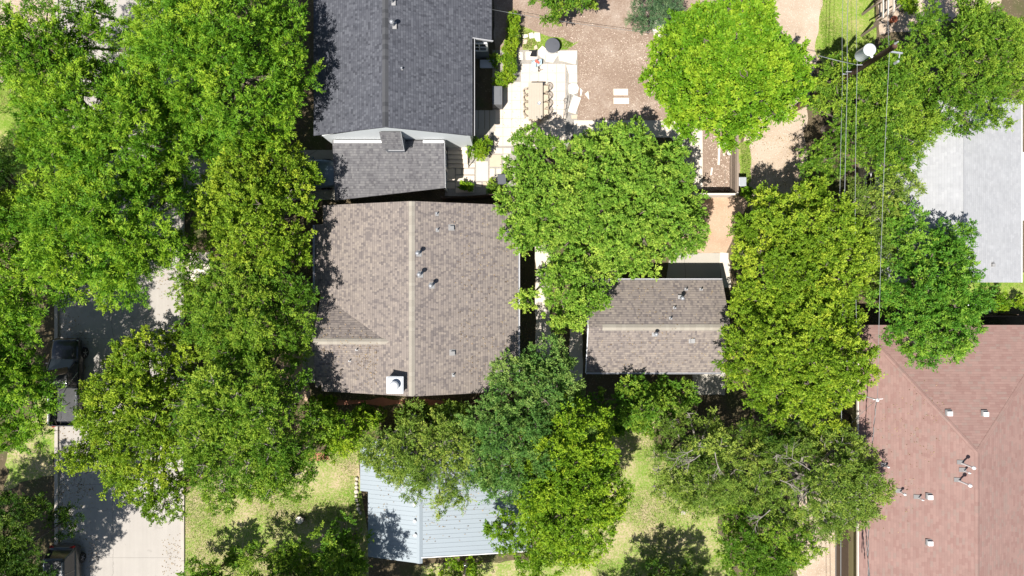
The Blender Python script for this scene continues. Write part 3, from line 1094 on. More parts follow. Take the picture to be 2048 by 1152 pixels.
# ------------------------------------------------------------------ foliage engine
SP = {
    # leaf length, width, leaves per spray, spray length, clumps per m2, sprays per clump, clump radius, material, jitter
    'pecan': dict(L=.19, W=.068, n=10, sl=.34, d=4.4, ns=7, cr=.30, mat='leaf_pecan', jit=.42, bark='bark'),
    'crape': dict(L=.13, W=.085, n=10, sl=.24, d=6.4, ns=7, cr=.24, mat='leaf_crape', jit=.6, bark='bark'),
    'elm': dict(L=.13, W=.075, n=10, sl=.28, d=6.0, ns=7, cr=.26, mat='leaf_elm', jit=.6, bark='bark'),
    'olive': dict(L=.115, W=.06, n=11, sl=.30, d=6.0, ns=7, cr=.26, mat='leaf_olive', jit=.6, bark='bark_grey'),
    'oak': dict(L=.13, W=.088, n=10, sl=.22, d=7.0, ns=7, cr=.22, mat='leaf_oak', jit=.6, bark='bark'),
    'lime': dict(L=.15, W=.115, n=10, sl=.24, d=6.2, ns=7, cr=.25, mat='leaf_lime', jit=.6, bark='bark'),
    'yellow': dict(L=.13, W=.083, n=10, sl=.26, d=6.2, ns=7, cr=.25, mat='leaf_yellow', jit=.6, bark='bark'),
    'blue': dict(L=.125, W=.073, n=10, sl=.28, d=6.2, ns=7, cr=.26, mat='leaf_blue', jit=.6, bark='bark'),
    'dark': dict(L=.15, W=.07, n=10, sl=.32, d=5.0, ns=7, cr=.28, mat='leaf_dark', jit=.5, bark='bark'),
    'rose': dict(L=.15, W=.105, n=10, sl=.28, d=5.4, ns=7, cr=.27, mat='leaf_rose', jit=.6, bark='bark'),
    'emerald': dict(L=.155, W=.08, n=10, sl=.29, d=5.6, ns=7, cr=.28, mat='leaf_emerald', jit=.52, bark='bark'),
    'juniper': dict(L=.16, W=.035, n=15, sl=.3, d=6.5, ns=7, cr=.24, mat='leaf_juniper', jit=.6, bark='bark'),
}


for q_ in SP.values():
    q_['L'] *= .84
    q_['W'] *= .80
    q_['n'] = int(q_['n'] * 1.15)
    q_['d'] *= 1.15
    q_['cr'] *= .9


def unit(a):
    return a / np.maximum(np.linalg.norm(a, axis=1, keepdims=True), 1e-9)


def leaf_mesh(name, pos, axis, nrm, L, W, tint, mat, off):
    b = unit(np.cross(nrm, axis))
    n2 = np.cross(axis, b)
    N = len(pos)
    V = np.empty((N, 4, 3), np.float32)
    Lc = L[:, None]
    V[:, 0] = pos
    V[:, 1] = pos + axis * Lc * .48 + b * W[:, None] * .5 + n2 * W[:, None] * .14
    V[:, 2] = pos + axis * Lc - n2 * Lc * .10
    V[:, 3] = pos + axis * Lc * .48 - b * W[:, None] * .5 + n2 * W[:, None] * .14
    V -= np.array(off, np.float32)
    me = bpy.data.meshes.new(name)
    me.vertices.add(N * 4)
    me.vertices.foreach_set('co', V.ravel())
    me.loops.add(N * 4)
    me.loops.foreach_set('vertex_index', np.arange(N * 4, dtype=np.int32))
    me.polygons.add(N)
    me.polygons.foreach_set('loop_start', np.arange(0, N * 4, 4, dtype=np.int32))
    me.polygons.foreach_set('loop_total', np.full(N, 4, np.int32))
    at = me.attributes.new('tint', 'FLOAT', 'FACE')
    at.data.foreach_set('value', tint.astype(np.float32))
    me.materials.append(mat)
    me.update(calc_edges=True)
    return bpy.data.objects.new(name, me)


def sprays(rng, base, d, sp, tone, sz=1.0):
    """leaf arrays for sprays rooted at base growing along d"""
    m = len(base)
    n = sp['n']
    up = np.array([0, 0, 1.0])
    t = unit(d + rng.normal(0, .2, (m, 3)))
    nn = unit(d * .35 + up * 1.0 + rng.normal(0, .25, (m, 3)))
    nn = unit(nn - t * np.sum(nn * t, 1, keepdims=True))
    b = np.cross(nn, t)
    ls = sp['sl'] * rng.uniform(.65, 1.25, m) * sz
    j = np.arange(n)
    s = (j + .5) / n
    side = np.where(j % 2 == 0, 1.0, -1.0)
    ang = np.radians(62 - 42 * s)
    jit = sp['jit']
    ax = (t[:, None, :] * np.cos(ang)[None, :, None] + b[:, None, :] * (side * np.sin(ang))[None, :, None] + rng.normal(0, jit * .5, (m, n, 3)))
    ax = unit(ax.reshape(-1, 3)).reshape(m, n, 3)
    pos = base[:, None, :] + t[:, None, :] * (ls[:, None, None] * s[None, :, None]) + rng.normal(0, .02, (m, n, 3))
    nr = unit((nn[:, None, :] + rng.normal(0, jit * .95, (m, n, 3))).reshape(-1, 3))
    L = sp['L'] * rng.uniform(.65, 1.2, m * n)
    W = sp['W'] * rng.uniform(.7, 1.15, m * n)
    tint = np.clip(tone[:, None] + rng.normal(0, .13, (m, n)) + (s[None, :] - .5) * .12, 0, 1).ravel()
    return pos.reshape(-1, 3), ax.reshape(-1, 3), nr, L, W, tint


def cluster(rng, lobes, sp, dens=1.0, under=-.25, inner=.5):
    """lobes (n,6: x y z rx ry rz) carry leafy clumps on their outer shell; each clump is a tuft of sprays fanning outward"""
    C, Rr = lobes[:, :3], lobes[:, 3:]
    cr = sp.get('cr', .34)
    B, D, T = [], [], []
    for i in range(len(lobes)):
        rm = Rr[i].mean()
        area = 4 * math.pi * rm * rm * .62
        m = max(5, int(area * sp['d'] * dens))
        d = unit(rng.normal(0, 1, (m * 2, 3)))
        d = d[d[:, 2] > under][:m]
        w = rng.uniform(0, 9, 3)
        bump = (np.sin(d[:, 0] * 6 + w[0]) + np.sin(d[:, 1] * 6.5 + w[1]) + np.sin((d[:, 2] + d[:, 0]) * 5.5 + w[2])) / 3
        keep = bump + rng.uniform(-.25, .25, len(d)) > -.2
        r = .86 + .17 * bump + rng.normal(0, .05, len(d))
        far = rng.uniform(0, 1, len(d)) < .1
        r = r + far * rng.uniform(.05, .25, len(d)) / max(rm, .6)
        p = C[i] + d * Rr[i] * r[:, None]
        tone = np.clip(rng.normal(.45, .17) + bump * .08 + rng.normal(0, .15, len(d)), 0, 1)
        buried = np.zeros(len(d), bool)
        for j2 in range(len(lobes)):
            if j2 != i:
                q = (p - C[j2]) / Rr[j2]
                buried |= (np.sum(q * q, 1) < .6)
        keep &= ~buried
        B.append(p[keep]); D.append(d[keep]); T.append(tone[keep])
        k = int(m * inner)
        if k:
            dd = unit(rng.normal(0, 1, (k, 3)))
            B.append(C[i] + dd * Rr[i] * rng.uniform(.25, .72, (k, 1)) - np.array([0, 0, .22]) * rm)
            D.append(dd); T.append(np.clip(rng.normal(.35, .15, k), 0, 1))
    B, D, T = np.concatenate(B), np.concatenate(D), np.concatenate(T)
    ns = sp.get('ns', 8)
    size = rng.uniform(.6, 1.3, len(B))
    Bs = np.repeat(B, ns, 0)
    ds = unit(np.repeat(unit(D * .7 + np.array([0, 0, .75])), ns, 0) * .75 + rng.normal(0, .62, (len(Bs), 3)))
    sz = np.repeat(size, ns)
    Bs = Bs + ds * (cr * .35 * sz)[:, None] + rng.normal(0, .05, (len(Bs), 3))
    return sprays(rng, Bs, ds, sp, np.clip(np.repeat(T, ns) + rng.normal(0, .09, len(Bs)), 0, 1), sz)


NLEAF = 0


def tree(u, v, ru, rv, ztop, kind, label, seed, name='broadleaf_tree', cat='tree', nl=None, dens=1.0, zbase=None, group=None, lob=.315,
         spread=.74, bare=0, extra=(), trunk_at=None, hz=.75, dead=None):
    """crown given by its outline in the photo, at its own height and real size"""
    global NLEAF
    rng = np.random.default_rng(seed)
    sp = SP[kind]
    zm = ztop * .72
    c = P(u, v, zm)
    s = (H - zm) * K
    rx, ry = ru * s, rv * s
    rm = (rx + ry) / 2
    hc = min(ztop * .62, rm * hz + .5)
    nl = int(max(6, min(52, (nl or rm * rm * 1.2) * 1.6)))
    pts = []
    cand = rng.uniform(-1, 1, (600, 2))
    cand = cand[(cand ** 2).sum(1) < 1]
    pts = [cand[0] * .2]
    for _ in range(nl - 1):
        cs = cand[rng.integers(0, len(cand), 18)]
        dd = np.min(np.linalg.norm(cs[:, None] - np.array(pts)[None], axis=2), 1)
        pts.append(cs[np.argmax(dd)])
    lobes = []
    for q in pts:
        rr = np.linalg.norm(q)
        lr = rm * lob * rng.uniform(.65, 1.3) * (1.0 - .25 * rr) * (11.0 / max(nl, 7)) ** .28
        z = ztop - hc + hc * math.sqrt(max(0, 1 - .85 * rr * rr)) - lr * .85 + rng.normal(0, .42)
        e = 1 - lr / rm * .8
        lobes.append((c.x + q[0] * rx * e, c.y + q[1] * ry * e, max(z, lr * .6), lr * rng.uniform(.95, 1.3), lr * rng.uniform(.95, 1.3), lr * rng.uniform(.7, .95)))
    for (eu, ev, er, ez) in extra:
        q = P(eu, ev, ez)
        er_ = er * (H - ez) * K
        lobes.append((q.x, q.y, ez, er_, er_, er_ * .75))
    lobes = np.array(lobes)
    A = cluster(rng, lobes, sp, dens)
    tr_at = trunk_at or (u, v)
    base = P(tr_at[0], tr_at[1], zm)
    base.z = 0
    t = thing(name, tuple(base), label, cat, group)
    o = leaf_mesh('crown', *A, M[sp['mat']], base)
    COL.objects.link(o)
    o.parent = t
    NLEAF += len(A[0])
    # trunk and limbs
    mb = MB()
    rt = max(.06, min(.34, rm * .06))
    fork = Vector((base.x, base.y, max(.5, ztop - hc * 1.15)))
    mid = base.lerp(fork, .5) + Vector((rng.normal(0, .08), rng.normal(0, .08), 0))
    mb.tube([base - Vector((0, 0, .1)), base + Vector((0, 0, .25)), mid, fork], [rt * 1.5, rt * 1.1, rt, rt * .85], 8)
    for i, lb in enumerate(lobes):
        e = Vector(lb[:3])
        m1 = fork.lerp(e, .5) + Vector((rng.normal(0, .2), rng.normal(0, .2), .25))
        r0 = rt * .5
        mb.tube([fork, m1, e], [r0, r0 * .7, r0 * .35], 5)
        for k in range(3 if bare == 0 else 6):
            d = Vector(unit(rng.normal(0, 1, (1, 3)) + np.array([[0, 0, .8]]))[0])
            tip = e + Vector((d.x * lb[3], d.y * lb[4], d.z * lb[5])) * (.6 if bare == 0 else rng.uniform(.7, 1.02))
            m2 = e.lerp(tip, .5) + Vector((rng.normal(0, .12), rng.normal(0, .12), 0))
            mb.tube([e, m2, tip], [r0 * .34, r0 * .24, .008], 4)
    build('trunk', mb, M['bark_grey' if bare else sp['bark']], t, True)
    if dead:
        for (u0, v0, u1, v1, zz, nb) in dead:
            mb = MB()
            a, b = P(u0, v0, zz), P(u1, v1, zz + .2)
            def limb(p, d, L, r, lev):
                side = Vector((-d.y, d.x, 0))
                bend = rng.normal(0, .12)
                pts = [p + d * (L * f) + side * (bend * L * f * f) + Vector((0, 0, .06 * math.sin(f * 3) * L)) for f in (0, .3, .6, 1)]
                mb.tube(pts, [r, r * .8, r * .6, r * .35], 5)
                if lev < 2:
                    for k in range(4 if lev == 0 else 3):
                        f = rng.uniform(.2, .95)
                        i_ = min(2, int(f * 3))
                        q0 = pts[i_].lerp(pts[i_ + 1], f * 3 - i_)
                        an = rng.choice((-1, 1)) * rng.uniform(.35, .9)
                        d2 = (d * math.cos(an) + side * math.sin(an) + Vector((0, 0, rng.normal(0, .12)))).normalized()
                        limb(q0, d2, L * rng.uniform(.35, .6), r * .55, lev + 1)
            limb(a, (b - a).normalized(), (b - a).length, .028, 0)
            build('bare_branch', mb, M['bark_grey'], t, True)
    return t


def shrub(u, v, ru, rv, h, kind, label, seed, name='shrub', cat='shrub', group=None, nl=6, dens=1.3):
    global NLEAF
    rng = np.random.default_rng(seed)
    sp = dict(SP[kind])
    sp['L'] *= .8; sp['W'] *= .8; sp['sl'] *= .6; sp['cr'] = .16; sp['d'] *= 2.6
    c = P(u, v, h * .7)
    s = (H - h * .7) * K
    rx, ry = ru * s, rv * s
    lr = min(rx, ry) * .62
    lobes = []
    for i in range(nl):
        a = rng.uniform(0, 6.28)
        q = math.sqrt(rng.uniform(0, 1))
        r = lr * rng.uniform(.6, 1.05)
        lobes.append((c.x + math.cos(a) * q * (rx - r * .8), c.y + math.sin(a) * q * (ry - r * .8), max(h - r * .9 - rng.uniform(0, h * .25), r * .5), r, r, min(r, h * .5)))
    A = cluster(rng, np.array(lobes), sp, dens, -.5, .15)
    base = Vector((c.x, c.y, 0))
    t = thing(name, tuple(base), label, cat, group)
    o = leaf_mesh('foliage', *A, M[sp['mat']], base)
    COL.objects.link(o)
    o.parent = t
    NLEAF += len(A[0])
    mb = MB()
    for lb in lobes:
        e = Vector(lb[:3])
        mb.tube([base + Vector((rng.normal(0, .06), rng.normal(0, .06), -.05)), base.lerp(e, .5) + Vector((0, 0, .1)), e], [.025, .018, .008], 5)
    build('stem', mb, M['bark'], t, True)
    return t


def hedge(pts_px, w_px, h, kind, label, seed):
    global NLEAF
    rng = np.random.default_rng(seed)
    sp = dict(SP[kind])
    sp['L'] *= .7; sp['W'] *= .7; sp['sl'] *= .45; sp['d'] *= 3.6; sp['cr'] = .12
    pts = [P(u, v, h) for u, v in pts_px]
    w = w_px * (H - h) * K
    lobes = []
    for a, b in zip(pts[:-1], pts[1:]):
        n = max(2, int((b - a).length / (w * .45)))
        for i in range(n):
            q = a.lerp(b, (i + rng.uniform(0, .9)) / n)
            r = w * rng.uniform(.42, .6)
            lobes.append((q.x + rng.normal(0, .04), q.y + rng.normal(0, .04), h - r * .8, r, r, r * .9))
            lobes.append((q.x, q.y, h * .4, r * .9, r * .9, h * .4))
    A = cluster(rng, np.array(lobes), sp, 1.1, -.4, .05)
    base = Vector((pts[0].x, pts[0].y, 0))
    t = thing('hedge', tuple(base), label, 'hedge')
    o = leaf_mesh('foliage', *A, M[sp['mat']], base)
    COL.objects.link(o)
    o.parent = t
    NLEAF += len(A[0])
    mb = MB()
    for i, lb in enumerate(lobes[::3]):
        mb.tube([(lb[0], lb[1], 0), (lb[0] + .03, lb[1], lb[2])], [.02, .01], 5)
    build('stem', mb, M['bark'], t, True)
    return t


#TREES

G1 = 'street trees over the road'
tree(440, 130, 190, 175, 9.5, 'pecan', 'tall bright green tree spreading beside the west eave of the charcoal roof', 11, nl=28, extra=((250, 90, 45, 6.2), (255, 180, 50, 6.2), (235, 225, 40, 5.8), (190, 25, 42, 6), (165, 95, 32, 6), (300, -20, 50, 6)))
tree(110, 120, 125, 115, 9.0, 'pecan', 'bright green tree in the top left corner above the bright lawn', 12, nl=16)
tree(215, 270, 185, 120, 9.5, 'pecan', 'bright green tree between the bright lawn and the big tree by the charcoal roof', 13, nl=22, extra=((330, 330, 40, 5.6), (400, 290, 36, 5.4), (360, 240, 40, 5.6)))
tree(220, 470, 185, 135, 9.5, 'pecan', 'wide green tree over the road north of the sunlit concrete', 14, nl=26, extra=((360, 380, 40, 5.4), (380, 500, 36, 5.2), (70, 400, 45, 5.6), (165, 305, 45, 5.8), (290, 360, 45, 5.8)))
tree(515, 412, 122, 162, 7.2, 'crape', 'yellow green tree shading the blue grey car and the northwest corner of the brown roof', 15, nl=24)
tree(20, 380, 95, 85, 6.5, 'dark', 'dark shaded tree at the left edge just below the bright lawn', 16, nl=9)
tree(25, 560, 125, 130, 8.5, 'pecan', 'bright green tree at the left edge beside the shaded road', 17, nl=14)
tree(30, 760, 90, 150, 8.0, 'pecan', 'long leaved green tree at the left edge beside the black pickup', 18, nl=14)
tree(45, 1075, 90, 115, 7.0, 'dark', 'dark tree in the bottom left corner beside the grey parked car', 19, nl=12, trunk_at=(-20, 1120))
tree(490, 620, 145, 110, 7.2, 'elm', 'dark green tree in front of the west gable of the brown house', 20, nl=18, extra=((590, 600, 30, 4.6), (380, 560, 32, 5.5), (590, 690, 34, 4.2)))
tree(285, 838, 145, 182, 6.2, 'crape', 'olive yellow tree overhanging the road across from the black pickup', 21, nl=26, dens=.85, bare=1, extra=((330, 1000, 45, 4.2), (150, 910, 34, 4.4)),
     dead=((155, 745, 105, 815, 4.6, 9), (150, 775, 108, 772, 4.5, 6), (140, 805, 98, 840, 4.4, 6), (420, 790, 360, 830, 6.0, 8)))
tree(500, 835, 145, 165, 8.0, 'elm', 'broad green tree with pale limbs north of the dry lawn', 22, nl=24, bare=1, extra=((450, 985, 35, 4.5), (590, 950, 45, 4.5), (540, 960, 40, 4.5)))
tree(692, 868, 62, 55, 4.2, 'yellow', 'small yellow green tree at the corner between dry lawn and steel roof', 23, nl=9)
tree(865, 898, 135, 85, 6.5, 'olive', 'thin olive tree with branches spreading over the steel roof', 24, nl=22, dens=.9, extra=((830, 970, 30, 5.0), (905, 990, 28, 5.0), (790, 930, 34, 5.0), (880, 1010, 18, 4.6), (752, 895, 36, 5.2), (980, 930, 40, 5.4)))
tree(1060, 870, 135, 155, 8.0, 'blue', 'blue green tree between the brown roof, garage and steel roof', 25, nl=24, dens=.9, extra=((1020, 750, 40, 6.0), (1100, 720, 45, 5.2), (975, 960, 40, 5.6)))
tree(1140, 960, 112, 178, 8.5, 'yellow', 'yellow green tree right of the steel roof', 26, nl=28, extra=((1010, 1060, 40, 4.6), (1080, 1110, 50, 5.5)))
tree(1270, 805, 100, 56, 4.5, 'rose', 'low glossy green tree along the south wall of the garage', 27, nl=12, extra=((1360, 795, 30, 2.6), (1330, 780, 26, 2.6)))
tree(1222, 402, 200, 158, 6.5, 'oak', 'wide light green tree between the dirt yard and the garage', 28, nl=34, lob=.33, extra=((1035, 330, 26, 3.2), (1030, 400, 34, 3.8), (1138, 560, 58, 4.6), (1130, 622, 46, 4.0), (1180, 592, 36, 4.4), (1054, 600, 22, 3.8), (1060, 290, 36, 4.0), (1040, 470, 36, 4.3), (1370, 470, 40, 4.6)))
tree(1462, 142, 164, 146, 8.0, 'lime', 'lime green round tree between the dirt yard and the gravel alley', 29, nl=30, lob=.32, extra=((1330, 105, 28, 5.4), (1360, 180, 40, 5.4)))
tree(1740, 215, 122, 145, 7.5, 'elm', 'green tree beneath the power lines next to the utility pole', 30, nl=20, extra=((1650, 320, 45, 5.0), (1830, 260, 40, 5.5), (1800, 320, 40, 5.2)))
tree(1930, 130, 140, 140, 8.0, 'elm', 'dense green tree in the top right corner over the pale grey roof', 31, nl=24)
tree(1590, 515, 148, 145, 8.0, 'crape', 'yellow green tree at the end of the gravel alley north of the garage', 32, nl=24, bare=0, extra=((1500, 470, 50, 5.5), (1530, 400, 30, 4.8), (1630, 395, 35, 5.0)))
tree(1595, 705, 155, 138, 8.0, 'crape', 'yellow green tree along the east end of the garage', 33, nl=24, extra=((1500, 700, 50, 5.4), (1650, 810, 50, 5.4), (1480, 610, 30, 5)))
tree(1850, 600, 108, 138, 8.0, 'emerald', 'emerald green tree over the corner of the red hip roof', 34, nl=20, extra=((1800, 450, 40, 5.6), (1900, 480, 40, 5.4)))
tree(1740, 440, 70, 85, 6.0, 'olive', 'thin tree under the wires west of the pale grey roof', 35, nl=12, dens=.9, extra=((1760, 520, 36, 5), (1735, 560, 34, 4.8), (1790, 380, 45, 5.2)))
tree(1405, 930, 114, 118, 6.2, 'olive', 'olive tree with bare grey branches east of the sunny lawn strip', 36, nl=20, dens=.9, bare=1,
     dead=((1385, 900, 1340, 920, 6.6, 10), (1430, 905, 1432, 950, 6.5, 6), (1400, 910, 1360, 940, 6.7, 10)))
tree(1630, 960, 145, 105, 7.5, 'olive', 'olive tree with bare branches reaching the west edge of the red roof', 37, nl=24, dens=.9, bare=1, extra=((1740, 970, 40, 5.2), (1690, 1000, 40, 4.8), (1670, 880, 40, 5), (1640, 1040, 40, 4.6)),
     dead=((1560, 960, 1610, 975, 7.6, 8), (1540, 1020, 1500, 1050, 6.8, 8), (1620, 940, 1570, 900, 7.6, 8)))
tree(1530, 1090, 110, 85, 6.5, 'elm', 'green tree at the bottom edge beside the pale alley', 38, nl=14)
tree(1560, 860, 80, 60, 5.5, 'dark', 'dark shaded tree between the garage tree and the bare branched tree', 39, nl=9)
tree(555, 1150, 105, 58, 4.4, 'elm', 'shaded green tree on the bottom edge of the dry lawn', 40, nl=10)
tree(682, 1115, 56, 85, 5.0, 'rose', 'green tree beside the southwest corner of the steel roof', 41, nl=9)
tree(420, 1152, 62, 38, 3.4, 'rose', 'low dark tree by the kerb at the bottom of the dry lawn', 42, nl=7)
tree(1130, -8, 75, 48, 5.0, 'rose', 'green tree at the top edge over the dirt yard', 43, nl=9)
tree(1310, 10, 50, 52, 4.0, 'juniper', 'grey green feathery tree at the top edge beside the lime tree', 44, nl=8)
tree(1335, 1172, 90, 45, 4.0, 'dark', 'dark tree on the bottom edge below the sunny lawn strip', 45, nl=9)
tree(905, 1170, 70, 40, 3.0, 'yellow', 'low green tree on the bottom edge south of the steel roof', 46, nl=7)
tree(560, 1335, 200, 130, 9.5, 'elm', 'tall tree south of the dry lawn whose shade falls over the lawn', 50, nl=20, extra=((650, 1262, 56, 9.0), (590, 1280, 55, 9.0), (610, 1235, 36, 8.6)))
tree(1290, 1420, 160, 110, 9.0, 'elm', 'tall tree south of the sunny lawn strip whose shade falls over it', 51, nl=18)
tree(-190, 1255, 165, 175, 10.5, 'elm', 'tall tree west of the road that shades the grey parked car', 52, nl=20)
tree(-165, 800, 118, 125, 10.5, 'elm', 'tall tree west of the road that shades the black pickup', 54, nl=16)
tree(-200, 460, 165, 160, 11, 'elm', 'tall tree west of the bright lawn that shades its lower end', 53, nl=18)
# shrubs along the south side of the brown house
for i, (u, v, ru, rv, h, k, lb) in enumerate((
        (740, 825, 42, 20, 1.6, 'rose', 'dark shrub under the south gable left of the chimney'),
        (835, 830, 40, 20, 1.6, 'rose', 'dark shrub under the south gable below the ridge end'),
        (905, 818, 34, 22, 1.8, 'yellow', 'yellow green shrub under the southeast corner of the brown roof'),
        (655, 815, 36, 24, 1.6, 'yellow', 'yellow green shrub at the southwest corner of the brown house'))):
    shrub(u, v, ru, rv, h, k, lb, 60 + i, group='shrubs along the brown house')
shrub(963, 297, 27, 23, 1.5, 'yellow', 'round yellow green bush at the top of the paver path', 70, nl=8)
shrub(992, 122, 9, 10, .7, 'rose', 'small round shrub inside the L shaped hedge', 71, nl=4)
shrub(985, 374, 24, 10, .7, 'rose', 'low green plant between the stepping pavers and dark fence', 72, nl=6)
shrub(935, 373, 14, 6, .5, 'lime', 'low pale leafed plant by the foot of the paver path', 73, nl=5)
shrub(1990, 605, 28, 18, 1.6, 'yellow', 'leafy plant by the garden gate south of the pale grey roof', 74, nl=7)
shrub(2035, 603, 20, 12, 1.4, 'yellow', 'bushy plant at the right edge between the pale and red roofs', 75, nl=6)
shrub(1492, 388, 10, 10, 1.2, 'lime', 'small lime sapling beside the bin on the alley', 76, nl=4)
shrub(1820, 10, 22, 16, 1.4, 'yellow', 'bright plant beside the wooden pergola', 77, nl=5)
hedge([(1027, 22), (1025, 75), (1018, 100), (1020, 140), (1015, 155), (990, 157)], 17, 1.0, 'yellow', 'L shaped clipped yellow green hedge beside the patio', 80)

#TREES_END
print('leaves', NLEAF)

# ------------------------------------------------------------------ grass blades on the open lawns


def in_poly(x, y, poly):
    c = np.zeros(len(x), bool)
    n = len(poly)
    for i in range(n):
        x1, y1 = poly[i]
        x2, y2 = poly[(i + 1) % n]
        cond = ((y1 > y) != (y2 > y)) & (x < (x2 - x1) * (y - y1) / (y2 - y1 + 1e-9) + x1)
        c ^= cond
    return c


def grass(poly_px, count, h, seed, label):
    rng = np.random.default_rng(seed)
    poly = [(P(u, v).x, P(u, v).y) for u, v in poly_px]
    xs = [p[0] for p in poly]
    ys = [p[1] for p in poly]
    x = rng.uniform(min(xs), max(xs), count * 2)
    y = rng.uniform(min(ys), max(ys), count * 2)
    k = in_poly(x, y, poly)
    x, y = x[k][:count], y[k][:count]
    # patchy
    f = np.sin(x * 1.3 + 2) + np.sin(y * 1.7) + np.sin((x + y) * .9 + 1) + rng.normal(0, .9, len(x))
    kk = f > -.2
    x, y, f = x[kk], y[kk], f[kk]
    n = len(x)
    pos = np.stack([x, y, np.full(n, .006)], 1)
    a = rng.uniform(0, 6.28, n)
    ax = unit(np.stack([np.cos(a), np.sin(a), rng.uniform(.3, 1.6, n)], 1))
    nr = unit(np.stack([np.cos(a + 1.2), np.sin(a + 1.2), rng.uniform(.2, 1, n)], 1))
    tint = np.clip(.62 - f * .17 + rng.normal(0, .2, n), 0, 1)
    o = leaf_mesh('grass', pos, ax, nr, h * rng.uniform(.6, 1.5, n), h * .3 * rng.uniform(.7, 1.3, n), tint, M['blade'], (0, 0, 0))
    COL.objects.link(o)
    tag(o, label, 'grass', None, 'stuff')


grass([(372, 1180), (372, 985), (430, 940), (520, 910), (712, 905), (718, 980), (733, 1060), (736, 1180)], 60000, .07, 1, 'patchy half dry grass of the lawn beside the road and steel roof')
grass([(1190, 1160), (1200, 980), (1215, 890), (1310, 850), (1420, 1000), (1450, 1150)], 36000, .07, 2, 'sunlit grass strip between the yellow green and olive trees')
grass([(0, 150), (50, 170), (100, 280), (100, 400), (0, 440)], 16000, .07, 3, 'bright green grass at the left edge')
grass([(1640, 0), (1755, 0), (1745, 90), (1650, 130), (1640, 60)], 14000, .07, 4, 'green grass beside the gravel alley at the top')
grass([(1480, 285), (1500, 285), (1500, 360), (1485, 380)], 2500, .07, 5, 'grass verge along the weathered fence')
grass([(1960, 566), (2048, 566), (2048, 596), (1960, 596)], 4000, .07, 6, 'grass strip below the pale grey roof')
grass([(1040, 58), (1085, 70), (1150, 86), (1135, 100), (1048, 98)], 3500, .09, 7, 'grass tufts among the loose flagstones')

M['dry_leaf'] = m_leaf('dry leaf', (.16, .10, .045), (.42, .32, .18), .15)
M['chip'] = m_leaf('wood chip', (.30, .23, .17), (.62, .54, .45), .0)


def debris(name, poly_px, count, size, seed, label, mat, z=.022):
    rng = np.random.default_rng(seed)
    zg = 3.6 if callable(z) else 0.0
    poly = [(P(u, v, zg).x, P(u, v, zg).y) for u, v in poly_px]
    xs = [p[0] for p in poly]
    ys = [p[1] for p in poly]
    x = rng.uniform(min(xs), max(xs), count * 3)
    y = rng.uniform(min(ys), max(ys), count * 3)
    k = in_poly(x, y, poly) & (np.sin(x * 1.1 + seed) + np.sin(y * 1.4) + rng.normal(0, 1, len(x)) > -.3)
    x, y = x[k][:count], y[k][:count]
    n = len(x)
    a = rng.uniform(0, 6.28, n)
    ax = unit(np.stack([np.cos(a), np.sin(a), rng.normal(0, .12, n)], 1))
    nr = unit(np.stack([rng.normal(0, .25, n), rng.normal(0, .25, n), np.ones(n)], 1))
    o = leaf_mesh(name, np.stack([x, y, np.full(n, z) if not callable(z) else np.array([z(a_, b_) + .025 for a_, b_ in zip(x, y)])], 1), ax, nr, size * rng.uniform(.5, 1.5, n), size * .5 * rng.uniform(.6, 1.3, n), rng.uniform(0, 1, n), M[mat], (0, 0, 0))
    COL.objects.link(o)
    tag(o, label, 'debris', None, 'stuff')


debris('fallen_leaves', [(118, -50), (190, -50), (175, 600), (200, 1200), (118, 1200)], 2600, .09, 21, 'dry leaves strewn along the west side of the road', 'dry_leaf')
debris('fallen_leaves', [(300, -50), (364, -50), (364, 1200), (325, 1200)], 1500, .08, 22, 'dry leaves strewn along the east gutter of the road', 'dry_leaf')
debris('wood_chips', [(1040, 20), (1400, 20), (1400, 235), (1160, 235), (1160, 110), (1045, 60)], 3400, .08, 23, 'pale wood chips scattered over the dirt yard', 'chip', .012)
debris('wood_chips', [(1406, 270), (1462, 270), (1462, 382), (1406, 382)], 700, .09, 24, 'pale chips and rubble on the unfinished dirt strip', 'chip', .012)
debris('fallen_leaves', [(1500, 270), (1600, 270), (1600, 380), (1500, 380)], 500, .08, 25, 'dry leaves on the gravel alley', 'dry_leaf', .012)
debris('fallen_leaves', [(1000, 130), (1130, 130), (1130, 280), (1000, 280)], 120, .07, 26, 'few dry leaves on the cream patio', 'dry_leaf', .056)
debris('fallen_leaves', [(645, 600), (760, 680), (760, 775), (645, 775)], 260, .08, 28, 'dry leaves lying on the west gable slopes of the brown roof', 'dry_leaf', lambda x, y: max(zmain(x), fw(x, y)) + .02)
debris('fallen_leaves', [(900, 420), (1015, 420), (1015, 770), (930, 770)], 240, .08, 29, 'dry leaves lying on the east slope of the brown roof', 'dry_leaf', lambda x, y: zmain(x))
debris('fallen_leaves', [(1190, 575), (1435, 575), (1435, 735), (1190, 735)], 240, .08, 30, 'dry leaves lying on the garage roof', 'dry_leaf', fg)
debris('fallen_leaves', [(745, 930), (1040, 930), (1040, 1085), (745, 1085)], 260, .09, 31, 'dry leaves lying on the steel roof', 'dry_leaf', lambda x, y: mzr - (.31 * (mxr - x) if x < mxr else .154 * (x - mxr)))
debris('fallen_leaves', [(1735, 760), (1900, 760), (1800, 1100), (1735, 1100)], 200, .08, 32, 'dry leaves lying on the west slope of the red roof', 'dry_leaf', fr_)
debris('fallen_leaves', [(560, 790), (1000, 790), (1000, 860), (560, 900)], 1600, .09, 27, 'leaf litter on the ground south of the brown house', 'dry_leaf', .012)

# ------------------------------------------------------------------ vehicles


